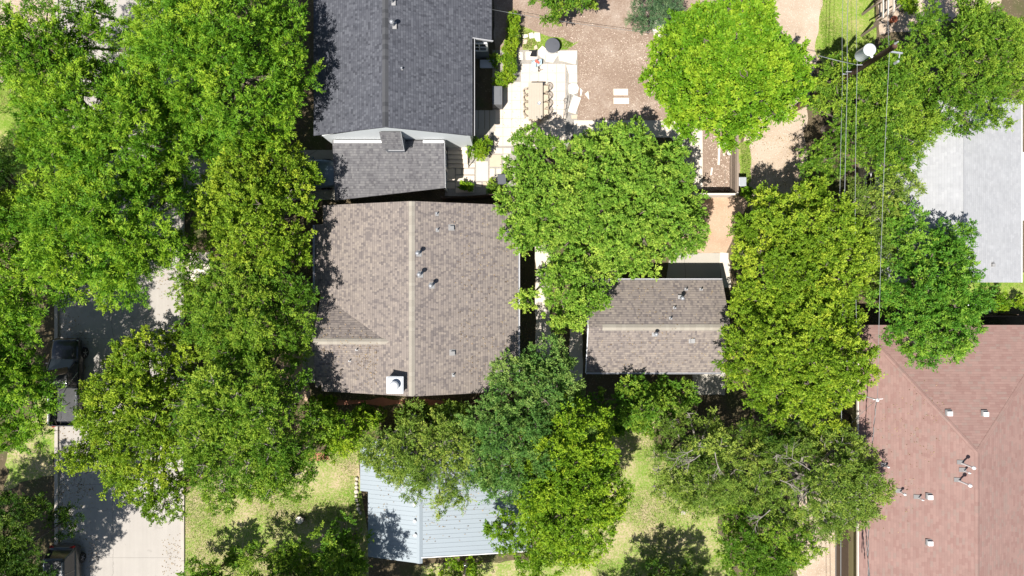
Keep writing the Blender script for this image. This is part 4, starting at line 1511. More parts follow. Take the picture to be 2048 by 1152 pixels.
def wheel(parent, x, y, r=.34, w=.22):
    Mx = Matrix.Rotation(R(90), 3, 'X')
    mb = MB()
    mb.lathe([(r * .62, -w / 2), (r * .92, -w / 2), (r, -w * .3), (r, w * .3), (r * .92, w / 2), (r * .62, w / 2)], (x, y, r), 24, 0, Mx)
    t = build('tyre', mb, M['tyre'], parent, True, local=True)
    mb = MB()
    sg = 1 if y > 0 else -1
    mb.lathe([(r * .6, -w * .3), (r * .6, w * .3)], (x, y, r), 20, 0, Mx)
    for k in range(5):
        a = k * 2 * math.pi / 5
        d = Vector((math.cos(a), 0, math.sin(a)))
        mb.bar(Vector((x, y + sg * w * .42, r)), Vector((x, y + sg * w * .42, r)) + d * r * .6, .05, .05)
    build('rim', mb, M['rim'], t, False, local=True)


def loft(mb, st, n=16, pw=.45):
    """st: (x, half width, z bottom, z top) superellipse rings"""
    rings = []
    for x, w, z0, z1 in st:
        ring = []
        for j in range(n):
            a = 2 * math.pi * (j + .5) / n
            cx, sx = math.cos(a), math.sin(a)
            yy = w * math.copysign(abs(cx) ** pw, cx)
            zz_ = (z0 + z1) / 2 + (z1 - z0) / 2 * math.copysign(abs(sx) ** pw, sx)
            ring.append((x, yy, zz_))
        rings.append(ring)
    vs = sum(rings, [])
    fs = [tuple(reversed(range(n))), tuple(range(n * (len(st) - 1), n * len(st)))]
    for i in range(len(st) - 1):
        for j in range(n):
            k = (j + 1) % n
            fs.append((i * n + j, i * n + k, (i + 1) * n + k, (i + 1) * n + j))
    mb.add(vs, fs)


def cabin(t, paint, xb, xr0, xr1, xf, zb, zt, wb, wt):
    """glasshouse: rear base xb, roof xr0..xr1, windscreen base xf"""
    c = {}
    for s in (-1, 1):
        c['b', s], c['r0', s], c['r1', s], c['f', s] = Vector((xb, s * wb, zb)), Vector((xr0, s * wt, zt)), Vector((xr1, s * wt, zt)), Vector((xf, s * wb, zb))

    def pane(name, q):
        mb = MB()
        mb.face(q)
        n = (q[1] - q[0]).cross(q[2] - q[0]).normalized()
        mb.face([p - n * .01 for p in q][::-1])
        return build(name, mb, M['dark_glass'], t, local=True)
    pane('windscreen', [c['f', -1], c['f', 1], c['r1', 1], c['r1', -1]])
    pane('rear_window', [c['b', 1], c['b', -1], c['r0', -1], c['r0', 1]])
    for s in (-1, 1):
        pane('side_window', [c['b', s], c['f', s], c['r1', s], c['r0', s]])
    mb = MB()
    for s in (-1, 1):
        m = (xr0 + xr1) / 2
        for p0, p1, wd in ((c['f', s], c['r1', s], .07), (c['b', s], c['r0', s], .09), (Vector((m, s * wb, zb)), Vector((m, s * wt, zt)), .06)):
            mb = MB()
            mb.bar(p0, p1, wd)
            build('pillar', mb, M[paint], t, local=True)
    mb = MB()
    loft(mb, [(xr0 - .06, wt * .9, zt - .04, zt + .02), (xr0 + .15, wt + .03, zt - .04, zt + .06), ((xr0 + xr1) / 2, wt + .05, zt - .04, zt + .08), (xr1 - .12, wt + .03, zt - .04, zt + .06), (xr1 + .06, wt * .9, zt - .04, zt + .01)])
    build('roof', mb, M[paint], t, True, local=True)
    for s in (-1, 1):
        mb = MB()
        mb.box((xf - .25, s * (wb + .12), zb + .06), (.1, .2, .14))
        bevel(build('mirror', mb, M[paint], t, local=True), .02)


def lamps(t, xf, xr, y, zf, zr):
    for s in (-1, 1):
        mb = MB()
        mb.box((xf - .03, s * y, zf), (.12, .26, .1), s * -.4)
        bevel(build('headlight', mb, M['lamp_clear'], t, local=True), .03)
        mb = MB()
        mb.box((xr, s * y, zr), (.12, .3, .16), s * .3)
        bevel(build('taillight', mb, M['lamp_red'], t, local=True), .03)


def sedan(loc, rz, paint, label, suv=False):
    t = thing('parked_car', loc, label, 'car', None, rz)
    mb = MB()
    zt = 1.0 if suv else .88
    loft(mb, [(-2.28, .62, .42, zt - .12), (-2.2, .82, .3, zt), (-1.5, .90, .22, zt + .04), (0, .91, .22, zt + .02), (1.2, .90, .22, zt - .02), (1.9, .84, .26, zt - .12), (2.2, .7, .34, zt - .2), (2.28, .5, .42, zt - .3)])
    build('body', mb, M[paint], t, True, local=True)
    if suv:
        cabin(t, paint, -2.1, -1.75, .1, .95, zt - .04, 1.62, .8, .62)
        mb = MB()
        for s in (-1, 1):
            mb.tube([(-1.6, s * .55, 1.70), (-1.5, s * .55, 1.76), (-.2, s * .55, 1.76), (-.1, s * .55, 1.70)], .022, 6)
        build('roof_rail', mb, M['galv'], t, local=True)
    else:
        cabin(t, paint, -1.75, -1.15, .05, .95, zt - .04, 1.38, .78, .58)
    for x in (-1.35, 1.38):
        for s in (-1, 1):
            wheel(t, x, s * .82, .33)
    lamps(t, 2.12, -2.22, .62, zt - .24, zt - .12)
    return t


q = P(603, 346, .9)
sedan((q.x, q.y, .004), 0, 'paint_blue', 'blue grey car on the driveway, nose showing beside the grey porch roof')
q = P(122, 1168, 1.0)
sedan((q.x, q.y, .004), R(-90), 'paint_grey', 'dark grey car parked at the kerb at the bottom left, rear wheel showing', True)
# black pickup facing north
q = P(128, 765, 1.0)
t = thing('pickup_truck', (q.x, q.y, .004), 'black pickup with a side railed load bed parked in shade at the kerb', 'pickup', None, R(90))
mb = MB()
loft(mb, [(-.3, .9, .35, 1.02), (.3, .92, .3, 1.05), (1.2, .92, .3, 1.05), (2.0, .9, .32, 1.02), (2.5, .84, .38, .95), (2.7, .7, .45, .85)])
build('body', mb, M['paint_black'], t, True, local=True)
cabin(t, 'paint_black', -.25, -.1, .75, 1.45, 1.02, 1.68, .82, .64)
mb = MB()
mb.box((-1.5, 0, .58), (2.3, 1.7, .08))
for s in (-1, 1):
    mb.box((-1.5, s * .88, .8), (2.36, .09, .52))
mb.box((-2.66, 0, .8), (.07, 1.7, .5))
mb.box((-.34, 0, .8), (.06, 1.66, .5))
bevel(build('load_bed', mb, M['paint_black'], t, local=True), .02)
mb = MB()
for s in (-1, 1):
    mb.tube([(-2.55, s * .86, 1.06), (-2.5, s * .86, 1.18), (-.5, s * .86, 1.18), (-.42, s * .86, 1.06)], .022, 6)
build('bed_rail', mb, M['galv'], t, local=True)
for x in (-1.6, 1.75):
    for s in (-1, 1):
        wheel(t, x, s * .82, .37)
lamps(t, 2.55, -2.7, .66, .82, .85)

# ------------------------------------------------------------------ utility pole and wires
PX, PY = 17.95, 11.34
t = thing('utility_pole', (PX, PY, 0), 'tall brown wooden utility pole with white transformer can near the top right', 'utility pole')
mb = MB()
mb.tube([(PX, PY, -.2), (PX, PY, 5), (PX, PY, 11)], [.19, .165, .13], 14)
build('pole', mb, M['pole_wood'], t, True)
mb = MB()
tx, ty = PX - .42, PY + .34
mb.lathe([(.27, 8.6), (.29, 8.66), (.29, 9.5), (.31, 9.52), (.31, 9.57), (.24, 9.62), (.02, 9.65)], (tx, ty, 0), 24)
mb.lathe([(.04, 9.62), (.05, 9.7), (.03, 9.78)], (tx + .06, ty - .04, 0), 10)
mb.lathe([(.04, 9.62), (.05, 9.7), (.03, 9.78)], (tx - .1, ty + .06, 0), 10)
mb.bar((PX, PY, 9.2), (tx, ty, 9.2), .1, .12)
build('transformer', mb, M['transformer'], t, True)
mb = MB()
mb.bar((PX, PY, 10.3), (PX + .75, PY - .1, 10.3), .07, .07)
mb.tube([(PX + .62, PY - .12, 10.3), (PX + .6, PY - .32, 10.28)], .03, 6)
mb.lathe([(.07, 9.9), (.07, 10.2), (.05, 10.24)], (PX + .6, PY - .45, 0), 10)
mb.lathe([(.04, 11), (.06, 11.06), (.03, 11.3)], (PX - .02, PY + .1, 0), 8)
build('bracket', mb, M['galv'], t)
mb = MB()
for z in (8.3, 7.2, 6.8):
    mb.bar((PX - .12, PY, z), (PX - .4, PY, z), .035, .035)
    mb.lathe([(.03, -.05), (.04, 0), (.03, .05)], (PX - .4, PY, z), 8)
build('insulator', mb, M['galv'], t)


def wire(a, pm, b, label, r=.016, mat='wire_white', sag=.25, name='power_line', group='lines on the utility pole'):
    pts = []
    for p0, p1 in ((a, pm), (pm, b)):
        p0, p1 = Vector(p0), Vector(p1)
        for i in range(14):
            f = i / 14
            q = p0.lerp(p1, f)
            q.z -= sag * 4 * f * (1 - f)
            pts.append(q)
    pts.append(Vector(b))
    mb = MB()
    mb.tube(pts, r, 5)
    o = build(name, mb, M[mat], None, True, loc=tuple(pm))
    return tag(o, label, 'wire', group)


wire(P(1695, -140, 6.9), (PX - .42, PY, 6.8), P(1672, 1300, 4.2), 'lowest pale line on the utility pole, westernmost of the four', .012)
wire(P(1706, -140, 7.3), (PX - .38, PY, 7.25), P(1682, 1300, 4.4), 'second pale line from the west on the utility pole', .016)
wire(P(1722, -140, 8.4), (PX - .4, PY, 8.3), P(1716, 760, 5.6), 'third line from the west, at the guy wire attachment on the pole', .011)
q4 = P(1755, 800, 5.6)
wire(P(1777, -140, 10.6), (PX + .02, PY - .12, 10.5), tuple(q4), 'highest line, from the pole top to the red roof mast', .011, sag=.15)
mb = MB()
a, b = Vector((PX - .4, PY, 8.3)), P(1636, 111, 7.6)
mb.tube([a, a.lerp(b, .5) - Vector((0, 0, .05)), b], .018, 5)
tag(build('guy_wire', mb, M['wire_white'], None, True, loc=tuple(a)), 'short guy line stretching west from the utility pole', 'wire')
# service mast on the red roof and its twisted cable
mz = fr_(q4.x, q4.y)
t = thing('service_mast', (q4.x, q4.y, mz), 'small white service mast with cross piece on the west slope of the red roof', 'service mast')
mb = MB()
mb.tube([(q4.x, q4.y, mz - .1), (q4.x, q4.y, 5.6)], .035, 8)
mb.lathe([(.09, 5.55), (.1, 5.62), (.02, 5.72)], (q4.x, q4.y, 0), 10)
mb.bar((q4.x - .2, q4.y, 5.5), (q4.x + .35, q4.y + .05, 5.5), .03, .03)
build('mast_pipe', mb, M['white_metal'], t)


def twisted(a, b, label, r=.014, sag=.3, seed=0):
    a, b = Vector(a), Vector(b)
    mb = MB()
    n = 90
    for ph in (0, 2.1):
        pts = []
        for i in range(n + 1):
            f = i / n
            q = a.lerp(b, f)
            q.z -= sag * 4 * f * (1 - f)
            w = f * 60 + ph
            pts.append(q + Vector((math.cos(w), 0, math.sin(w))) * .02)
        mb.tube(pts, r, 4, 0 if ph == 0 else 1)
    return tag(build('service_cable', mb, [M['wire_black'], M['wire_white']], None, True, loc=tuple(a)), label, 'cable')


twisted((q4.x, q4.y, 5.5), P(1737, 1160, 5.0), 'twisted black and white cable running down the red roof from its mast')
twisted(P(1733, 930, 4.4), P(1740, 1160, 4.6), 'dark looping cable at the bottom along the edge of the red roof', .016)
mb = MB()
a, b = Vector((q4.x, q4.y, 5.5)), P(1682, 868, 3.4)
mb.tube([a, a.lerp(b, .5) - Vector((0, 0, .1)), b], .012, 4)
tag(build('guy_wire', mb, M['wire_white'], None, True, loc=tuple(a)), 'thin stay wire slanting from the red roof mast over the fence', 'wire')
mb = MB()
a, b = P(984, 19, 3.6), P(1362, 72, 2.6)
mb.tube([a.lerp(b, i / 12) - Vector((0, 0, 1.2 * (i / 12) * (1 - i / 12))) for i in range(13)], .012, 4)
tag(build('service_cable', mb, M['wire_white'], None, True, loc=tuple(a)), 'thin wire crossing above the dirt yard from the charcoal house', 'wire')

# ------------------------------------------------------------------ patio furniture and yard things
p0, p1 = P(1056.5, 165, .74), P(1085.5, 238, .74)
tx, ty = (p0.x + p1.x) / 2, (p0.y + p1.y) / 2
tw, tl_ = p1.x - p0.x, p0.y - p1.y
Z0 = .052
t = thing('dining_table', (tx, ty, Z0), 'long bleached wooden dining table on the cream patio', 'table')
mb = MB()
n = 9
for i in range(n):
    x = tx - tw / 2 + tw * (i + .5) / n
    mb.box((x, ty, .72), (tw / n - .006, tl_, .035))
mb.box((tx, ty, .695), (tw * .9, tl_ * .92, .012))
build('tabletop', mb, M['teak'], t)
for sx in (-1, 1):
    for sy in (-1, 1):
        mb = MB()
        mb.box((tx + sx * (tw / 2 - .07), ty + sy * (tl_ / 2 - .08), (Z0 + .69) / 2 + .02), (.075, .075, .66))
        build('leg', mb, M['teak'], t)
mb = MB()
mb.lathe([(.05, 0), (.09, .03), (.11, .08), (.10, .08), (.07, .03)], P(1078, 207, .745), 16)
tag(build('bowl', mb, M['galv'], None, True, loc=tuple(P(1078, 207, .745))), 'small grey bowl on the dining table', 'bowl')


def make_chair():
    t = thing('patio_chair', (0, 0, 0), '', 'chair', 'wicker chairs round the dining table')
    mb = MB()
    mb.prism([(-.22, -.21), (.2, -.23), (.2, .23), (-.22, .21)], .42, .46, 0, .015)
    build('seat', mb, M['wicker'], t, local=True)
    mb = MB()                       # curved slatted back, open side towards -x
    rim = []
    for i in range(13):
        a = R(-98 + 196 * i / 12)
        rim.append((.02 + .25 * math.cos(a), .25 * math.sin(a), .80 - .1 * (1 - math.cos(a)) * .5))
    mb.tube(rim, .018, 6)
    for i in range(13):
        x, y, z = rim[i]
        mb.bar((x * .9, y * .9, .45), (x, y, z), .022, .022)
    build('backrest', mb, M['wicker'], t, local=True)
    for sx, sy in ((-.18, -.18), (-.18, .18), (.17, -.19), (.17, .19)):
        mb = MB()
        mb.bar((sx, sy, 0), (sx * .95, sy * .95, .43), .035, .035)
        build('leg', mb, M['wicker'], t, local=True)
    return t


chair = make_chair()
first = True
names = ['northernmost', 'second', 'third', 'southernmost']
for side, rz, u0 in ((1, 0, 1090), (-1, math.pi, 1054.5)):
    for i in range(4):
        c = chair if first else copy_tree(chair)
        first = False
        v = (178, 196, 212, 226)[i] if side > 0 else (186, 199, 213, 227)[i]
        q = P(u0, v, .5)
        c.location = (q.x, q.y, Z0)
        c.rotation_euler = (0, 0, rz + random.uniform(-.06, .06))
        num = ('northernmost', 'second from north', 'third from north', 'southernmost')[i]
        c['label'] = 'tan wicker chair, %s on the %s side of the dining table' % (num, 'east' if side > 0 else 'west, tucked-in')
c = copy_tree(chair)
q = P(1069, 243, .5)
c.location = (q.x, q.y, Z0)
c.rotation_euler = (0, 0, R(-90))
c['label'] = 'tan wicker chair at the south head of the dining table'

# covered grill
q0, q1 = P(984, 171, 1.1), P(1005, 210, 1.1)
gx, gy, gw, gl = (q0.x + q1.x) / 2, (q0.y + q1.y) / 2, q1.x - q0.x, q0.y - q1.y
t = thing('covered_grill', (gx, gy, .05), 'grey fabric covered barbecue standing between house and dining table', 'barbecue')
mb = MB()
mb.box((gx, gy, .58), (gw, gl, 1.04), taper=.94)
for i in range(7):
    mb.box((gx - gw / 2 + (i + .5) * gw / 7, gy - gl * .49, .45), (.03, .03, .75), ry=random.uniform(-.1, .1))
bevel(build('cover', mb, M['cover_grey'], t), .05, 3)
mb = MB()
mb.box((gx + .05, gy, 1.10), (gw * .5, gl * .8, .03))
mb.bar((gx + .16, gy - .05, 1.13), (gx + .16, gy + .35, 1.13), .02, .02)
bevel(build('cover_top', mb, M['cover_grey'], t), .012)
# round tank with slate lid
q = P(1105, 90.5, .55)
t = thing('round_tank', (q.x, q.y, 0), 'round dark grey lidded tub on the grass by loose flagstones', 'tub')
mb = MB()
mb.lathe([(.41, 0), (.43, .5)], (q.x, q.y, 0), 32)
build('tub_wall', mb, M['galv'], t, True)
mb = MB()
mb.lathe([(.45, .49), (.46, .5), (.46, .55), (.44, .57), (.2, .585), (.01, .59)], (q.x, q.y, 0), 36)
mb.bar((q.x + .12, q.y + .06, .6), (q.x + .18, q.y + .1, .6), .03, .02)
build('lid', mb, M['lid_grey'], t)

# loose flagstones
ZS = lambda x, y: (1030 + x / 5.4875, 50 + y / 5.4875)
stones = [
    ('small square cream flagstone in the grass, left end of a row of three', [(85, 108), (140, 104), (146, 135), (100, 150), (84, 135)], 0),
    ('cream flagstone standing between two others in the grass by the hedge', [(150, 95), (190, 84), (206, 100), (206, 145), (160, 152)], 0),
    ('tall cream flagstone at the right end of the row in the grass', [(212, 86), (274, 88), (280, 183), (240, 186), (210, 140)], 0),
    ('pinkish flagstone below the row of three in the grass', [(78, 160), (140, 165), (125, 210), (82, 215)], 1),
    ('square cream flagstone with a black tray on it', [(116, 296), (246, 292), (248, 384), (118, 386)], 0),
    ('cream flagstone turned on its corner left of the round tub', [(256, 275), (300, 230), (346, 270), (332, 330), (326, 386), (252, 330)], 0),
    ('irregular cream flagstone directly under the round tub', [(336, 300), (360, 280), (400, 300), (482, 320), (440, 380), (420, 416), (334, 404)], 0),
    ('large cream flagstone slab at the northeast corner of the patio', [(472, 290), (682, 285), (682, 350), (664, 436), (484, 392)], 0),
    ('cream flagstone at the east patio corner under the large slab', [(560, 440), (680, 446), (682, 535), (590, 540)], 0),
    ('square cream flagstone midway along the east patio edge', [(592, 545), (682, 540), (684, 632), (590, 634)], 0),
    ('rounded cream flagstone between the square one and the tilted slab', [(586, 660), (620, 640), (680, 645), (702, 690), (690, 745), (640, 768), (588, 750)], 0),
    ('tilted long cream slab at the east patio edge', [(642, 770), (726, 802), (664, 978), (576, 952)], 0),
    ('thin triangular cream stone on the dirt', [(764, 760), (804, 724), (816, 826)], 0),
    ('sliver of cream stone leaning beside the rounded flagstone', [(712, 690), (742, 720), (726, 786), (716, 780)], 0),
    ('narrow cream flagstone touching the hedge', [(36, 296), (84, 300), (86, 384), (40, 388)], 0),
    ('small tan stone above the black tray', [(208, 240), (236, 218), (250, 262), (212, 274)], 1),
    ('tan broken stone at the south end of the tilted slab', [(615, 990), (690, 985), (680, 1030), (620, 1032)], 1),
]
for lb, poly, k in stones:
    pts = [P(*ZS(x, y)) for x, y in poly]
    cx, cy = sum(p.x for p in pts) / len(pts), sum(p.y for p in pts) / len(pts)
    zb = .016
    mb = MB()
    mb.prism([(p.x, p.y) for p in pts][::-1], zb, zb + random.uniform(.05, .075), 0, .012)
    o = build('flagstone', mb, M['stone_tan' if k else 'stone_white'], None, loc=(cx, cy, zb))
    tag(o, lb, 'flagstone', 'loose flagstones round the patio')
for lb, (u0, v0, u1, v1) in (('north one of two white concrete slabs on the dirt yard', (1227, 178, 1256, 191)), ('south one of two white concrete slabs on the dirt yard', (1227, 196, 1258, 208))):
    a, b = P(u0, v0), P(u1, v1)
    mb = MB()
    mb.prism([(a.x, b.y), (b.x, b.y), (b.x, a.y), (a.x, a.y)], .006, .07, 0, .012)
    tag(build('concrete_slab', mb, M['stone_white'], None, loc=((a.x + b.x) / 2, (a.y + b.y) / 2, .006)), lb, 'slab', 'white slabs on the dirt yard')

# black tray, folded camp chair, plant stand with ring
q = P(1066, 107, .1)
mb = MB()
mb.prism([(q.x - .2, q.y - .18), (q.x + .22, q.y - .2), (q.x + .22, q.y + .2), (q.x - .05, q.y + .2)], .075, .11)
mb.box((q.x + .2, q.y, .16), (.04, .42, .12))
mb.box((q.x - .05, q.y + .16, .15), (.4, .04, .1))
tag(bevel(build('black_tray', mb, M['black_metal'], None, loc=(q.x, q.y, .075)), .01), 'black plastic tray lying on a cream flagstone', 'tray')
q = P(1073, 128, .3)
t = thing('folding_chair', (q.x, q.y, .05), 'collapsed folding chair with pale blue and red fabric at the patio edge', 'folding chair')
mb = MB()
mb.slab([(q.x - .32, q.y - .12, .28), (q.x - .05, q.y - .2, .22), (q.x + .05, q.y + .22, .3), (q.x - .28, q.y + .2, .34)], .015)
mb.slab([(q.x + .02, q.y - .14, .22), (q.x + .32, q.y - .02, .3), (q.x + .34, q.y + .3, .42), (q.x + .06, q.y + .22, .3)], .015)
build('fabric', mb, M['cloth_blue'], t)
mb = MB()
mb.slab([(q.x - .12, q.y + .12, .37), (q.x + .16, q.y - .02, .35), (q.x + .2, q.y + .1, .38), (q.x - .02, q.y + .28, .4)], .03)
build('cushion', mb, M['cloth_red'], t)
mb = MB()
for a, b in (((-.1, .3, .4), (.2, -.42, .07)), ((.3, .3, .45), (.1, -.4, .07)), ((-.3, .2, .35), (.3, -.3, .07)), ((.1, -.4, .08), (.42, -.25, .08))):
    mb.tube([(q.x + a[0], q.y + a[1], a[2]), (q.x + b[0], q.y + b[1], b[2])], .014, 6)
build('frame', mb, M['black_metal'], t)
a, b = P(1127, 238, .05), P(1132, 186, .05)
t = thing('plant_stand', (a.x, a.y, .05), 'thin grey metal stand with a ring beside the east patio edge', 'metal stand')
mb = MB()
mb.tube([(a.x, a.y, .05), (a.x + .02, a.y + 1.1, .95)], .014, 6)
mb.tube([(a.x + .2, a.y + .05, .05), (b.x + .02, b.y - .4, .95)], .014, 6)
for f in (.2, .45, .7):
    mb.bar(Vector((a.x, a.y, .05)).lerp(Vector((a.x + .02, a.y + 1.1, .95)), f), Vector((a.x + .2, a.y + .05, .05)).lerp(Vector((b.x + .02, b.y - .4, .95)), f), .016, .016)
build('frame', mb, M['black_metal'], t)
mb = MB()
c0 = P(1124, 204, .95)
ring = [(c0.x + .12 * math.cos(k * math.pi / 8), c0.y + .12 * math.sin(k * math.pi / 8), .95) for k in range(17)]
mb.tube(ring, .014, 6)
mb.bar((c0.x + .11, c0.y, .95), (a.x + .04, c0.y, .93), .015, .015)
build('ring', mb, M['galv'], t)

# entrance steps
t = thing('entrance_steps', tuple(P(920, 300)), 'cream stone steps climbing to the side door of the charcoal house', 'steps')
for i in range(6):
    v0 = 287 + i * 8.2
    a, b = P(897, v0), P(937, v0 + 8.2)
    hh = .72 - i * .12
    mb = MB()
    mb.box(((a.x + b.x) / 2, (a.y + b.y) / 2, hh / 2 + .012), (b.x - a.x, a.y - b.y + .01, hh))
    bevel(build('step', mb, M['patio'], t), .012)
a, b = P(897, 266), P(937, 287)
mb = MB()
mb.box(((a.x + b.x) / 2, (a.y + b.y) / 2, .4), (b.x - a.x, a.y - b.y, .78))
build('landing', mb, M['patio'], t)
mb = MB()
x = P(938, 300).x
mb.bar((x, P(0, 262).y, 1.6), (x, P(0, 290).y, 1.6), .04)
mb.bar((x, P(0, 290).y, 1.6), (x, P(0, 334).y, 1.0), .04)
for v in (264, 288, 333):
    mb.bar((x, P(0, v).y, .1), (x, P(0, v).y, 1.6 if v < 300 else 1.0), .04)
build('handrail', mb, M['black_metal'], t)


def bin_(u, v, label, lidmat, s=.55):
    q = P(u, v, 1.0)
    t = thing('wheelie_bin', (q.x, q.y, .004), label, 'bin')
    mb = MB()
    mb.box((q.x, q.y, .5), (s * .82, s, .96), taper=1.12)
    bevel(build('bin_body', mb, M['bin'], t), .03)
    mb = MB()
    mb.box((q.x, q.y, 1.02), (s * 1.0, s * 1.14, .06), taper=.9)
    mb.bar((q.x - s * .3, q.y - s * .56, 1.03), (q.x + s * .3, q.y - s * .56, 1.03), .05, .04)
    bevel(build('lid', mb, M[lidmat], t), .02)
    for sx in (-1, 1):
        mb = MB()
        mb.lathe([(.1, -.03), (.1, .03)], (q.x + sx * s * .36, q.y - s * .5, .1), 14, 0, Matrix.Rotation(R(90), 3, 'Y'))
        build('wheel', mb, M['tyre'], t)
    return t


bin_(1004, 358, 'dark bin with grey lid between the pavers and the light green tree', 'lid_grey')
bin_(1485, 363, 'dark bin with silvery lid on the grass verge outside the fence', 'galv', .5)
# loose boards and buckets in the unfinished strip
for lb, (u0, v0, u1, v1, w, z) in (('long pale board lying along the dirt strip', (1439, 283, 1437, 330, .14, .04)), ('narrow reddish board beside the long pale board', (1446, 284, 1448, 312, .07, .05)),
                                   ('short pale board lying across rubble', (1424, 335, 1422, 350, .12, .05)), ('thin grey board by the fence corner', (1451, 340, 1449, 378, .05, .05))):
    a, b = P(u0, v0, z), P(u1, v1, z)
    mb = MB()
    mb.bar(a, b, w, .035)
    tag(build('wooden_board', mb, M['wood_pale' if 'pale' in lb else 'wood_grey'], None, loc=tuple(a)), lb, 'board', 'boards on the dirt strip')
for lb, u, v in (('white bucket lid nearer the lime tree beside the fence', 1460, 298), ('cream bucket next to the white bucket lid by the fence', 1459, 306)):
    q = P(u, v, .36)
    mb = MB()
    mb.lathe([(.12, 0), (.14, .34), (.15, .36), (.15, .38), (.02, .385)], (q.x, q.y, .006), 18)
    tag(build('bucket', mb, M['white_metal' if 'white bucket lid near' in lb else 'stone_white'], None, True, loc=(q.x, q.y, .006)), lb, 'bucket', 'buckets by the fence')
# stump on the lawn
q = P(599, 1040, .2)
t = thing('tree_stump', (q.x, q.y, 0), 'low pale tree stump on the dry lawn', 'stump')
mb = MB()
pr = [(.28 * (1 + .12 * math.sin(k * 2.1)) * math.cos(k * math.pi / 8), .26 * (1 + .1 * math.sin(k * 1.7)) * math.sin(k * math.pi / 8)) for k in range(16)]
mb.prism([(q.x + x, q.y + y) for x, y in pr], -.02, .24, 0, .02)
build('bark', mb, M['bark'], t)
mb = MB()
mb.prism([(q.x + x * .86, q.y + y * .86) for x, y in pr], .2, .246)
build('cut_face', mb, M['wood_pale'], t)
# white stones edging the steel roofed house
for i in range(9):
    v = 957 + i * 8.5
    q = P(713 + (i > 5) * (i - 5) * 2.5 + random.uniform(-1, 1), v)
    mb = MB()
    rr = random.uniform(.1, .15)
    vs = []
    pr = [(rr * random.uniform(.75, 1.15) * math.cos(k * math.pi / 4), rr * random.uniform(.8, 1.3) * math.sin(k * math.pi / 4)) for k in range(8)]
    mb.prism([(q.x + x, q.y + y) for x, y in pr], 0, rr * 1.1, 0, rr * .35)
    tag(build('edging_stone', mb, M['rock'], None, True, loc=(q.x, q.y, 0)), 'pale rounded stone edging the bed west of the steel roof', 'stone', 'stones edging the bed by the steel roof')
for lb, u, v in (('pale rock in the grass under the olive tree branches', 1366, 1024), ('pale rock on the verge between lime tree and power line tree', 1626, 163), ('small pale rock beside the top of the hedge', 1034, 60)):
    q = P(u, v)
    mb = MB()
    pr = [(.17 * random.uniform(.75, 1.15) * math.cos(k * math.pi / 4), .17 * random.uniform(.8, 1.2) * math.sin(k * math.pi / 4)) for k in range(8)]
    mb.prism([(q.x + x, q.y + y) for x, y in pr], 0, .16, 0, .06)
    tag(build('rock', mb, M['rock'], None, True, loc=(q.x, q.y, 0)), lb, 'rock')
# post south of the steel roof
b = P(934, 1114)
t = thing('meter_post', (b.x, b.y, 0), 'grey wooden post standing south of the steel roof', 'post')
mb = MB()
mb.box((b.x, b.y, 1.4), (.13, .13, 2.8))
build('post_shaft', mb, M['wood_grey'], t)
mb = MB()
mb.box((b.x, b.y + .12, 1.5), (.26, .1, .4))
mb.tube([(b.x + .05, b.y + .09, 1.7), (b.x + .05, b.y + .09, 2.7)], .02, 6)
build('meter_box', mb, M['galv'], t)
# weathered pergola at the top right
a = P(1772, 30, 0)
t = thing('wooden_pergola', (a.x, a.y, 0), 'weathered wooden pergola at the top edge beside the gravel alley', 'pergola')
zt = 2.2
for (u, v) in ((1760, 45), (1787, 20), (1762, 0), (1790, -30)):
    q = P(u, v, zt)
    mb = MB()
    mb.box((q.x, q.y, zt / 2), (.11, .11, zt))
    build('post', mb, M['wood_grey'], t)
for (u0, v0, u1, v1) in ((1753, 41, 1800, 12), (1753, 8, 1800, -20)):
    mb = MB()
    mb.bar(P(u0, v0, zt), P(u1, v1, zt), .07, .16)
    build('beam', mb, M['wood_grey'], t)
for (u, v0, v1) in ((1766, 36, -50), (1776, 30, -50), (1787, 24, -50)):
    mb = MB()
    mb.bar(P(u, v0, zt + .15), P(u, v1, zt + .15), .05, .14)
    build('rafter', mb, M['wood_pale'], t)
mb = MB()
mb.bar(P(1766, 40, 1.7), P(1776, 46, 1.2), .05, .08)
build('brace', mb, M['wood_grey'], t)
q = P(1789, 38, .4)
mb = MB()
mb.lathe([(.13, 0), (.19, .36), (.21, .36), (.21, .4), (.17, .4), (.15, .34), (.01, .33)], (q.x, q.y, .012), 20)
tag(build('plant_pot', mb, M['terracotta'], None, True, loc=(q.x, q.y, .012)), 'red terracotta pot beside the wooden pergola', 'pot')
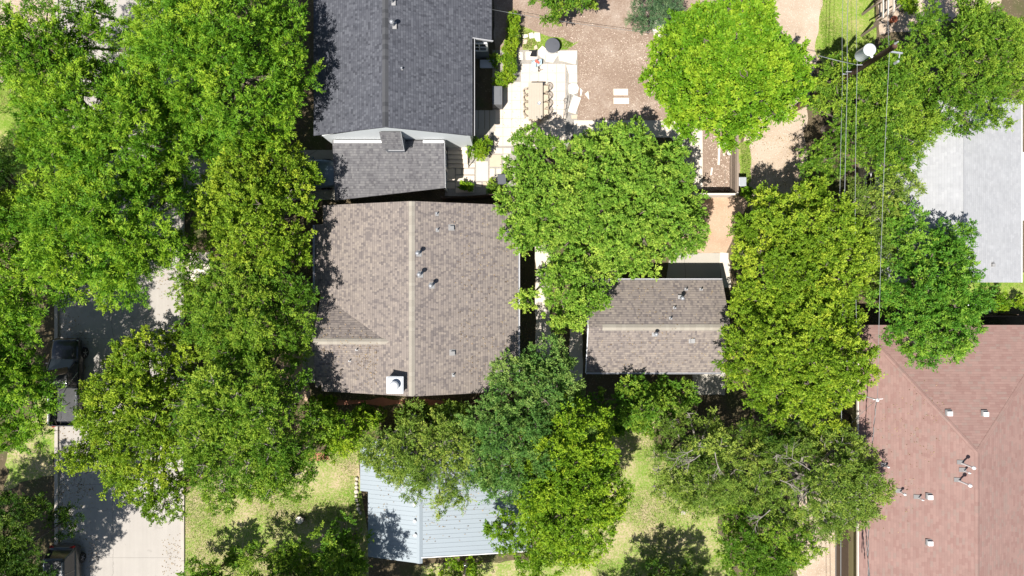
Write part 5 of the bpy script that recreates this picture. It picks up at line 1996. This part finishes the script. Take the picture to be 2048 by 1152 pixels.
# white garden gate south of the pale roof
a, b = P(1936, 618, 1.0), P(1985, 615, 1.0)
t = thing('garden_bench', ((a.x + b.x) / 2, (a.y + b.y) / 2, 0), 'white slatted bench half under the emerald tree', 'bench')
cx, cy = P(1942, 615, .45).x, P(1942, 615, .45).y
mb = MB()
for i in range(3):
    mb.box((cx, cy + .13 * i, .45), (.85, .1, .03))
build('seat', mb, M['white_trim'], t)
mb = MB()
for z in (.6, .75):
    mb.box((cx, cy + .36, z), (.85, .03, .1))
build('backrest', mb, M['white_trim'], t)
for sx in (-1, 1):
    mb = MB()
    mb.box((cx + sx * .38, cy + .15, .22), (.06, .34, .43))
    build('leg', mb, M['white_trim'], t)
q = P(1976, 618, .9)
mb = MB()
mb.box((q.x, q.y, .45), (.3, .36, .9), taper=.9)
mb.box((q.x, q.y, .92), (.34, .4, .05))
tag(bevel(build('utility_box', mb, M['galv'], None, loc=(q.x, q.y, 0)), .015), 'pale grey utility cabinet beside the leafy plant by the red roof', 'cabinet')

# ------------------------------------------------------------------ light, sky, camera
DX, DY = .33, .40            # shadow run per metre of height, east and north
el = math.atan(1 / math.hypot(DX, DY))
az = math.atan2(-DX, -DY)    # direction to the sun, clockwise from north
sun = bpy.data.lights.new('sun', 'SUN')
sun.energy = 5.0
sun.angle = R(.5)
sun.color = (1.0, .955, .89)
so = bpy.data.objects.new('sun', sun)
COL.objects.link(so)
so.rotation_euler = Vector((DX, DY, -1)).to_track_quat('-Z', 'Y').to_euler()
so.location = (0, 0, 60)
w = bpy.data.worlds.new('World')
scene.world = w
w.use_nodes = True
nt = w.node_tree
nt.nodes.clear()
wo = nt.nodes.new('ShaderNodeOutputWorld')
bg = nt.nodes.new('ShaderNodeBackground')
sk = nt.nodes.new('ShaderNodeTexSky')
sk.sky_type = 'NISHITA'
sk.sun_disc = False
sk.sun_elevation = el
sk.sun_rotation = az
bg.inputs['Strength'].default_value = .06
nt.links.new(sk.outputs[0], bg.inputs[0])
nt.links.new(bg.outputs[0], wo.inputs[0])
cam = bpy.data.cameras.new('camera')
cam.lens = 24
cam.sensor_width = 36
cam.clip_end = 600
co = bpy.data.objects.new('camera', cam)
COL.objects.link(co)
co.location = (0, 0, H)
scene.camera = co
vs = scene.view_settings
vs.view_transform = 'Standard'
vs.look = 'None'
vs.gamma = 1
vs.exposure = .72
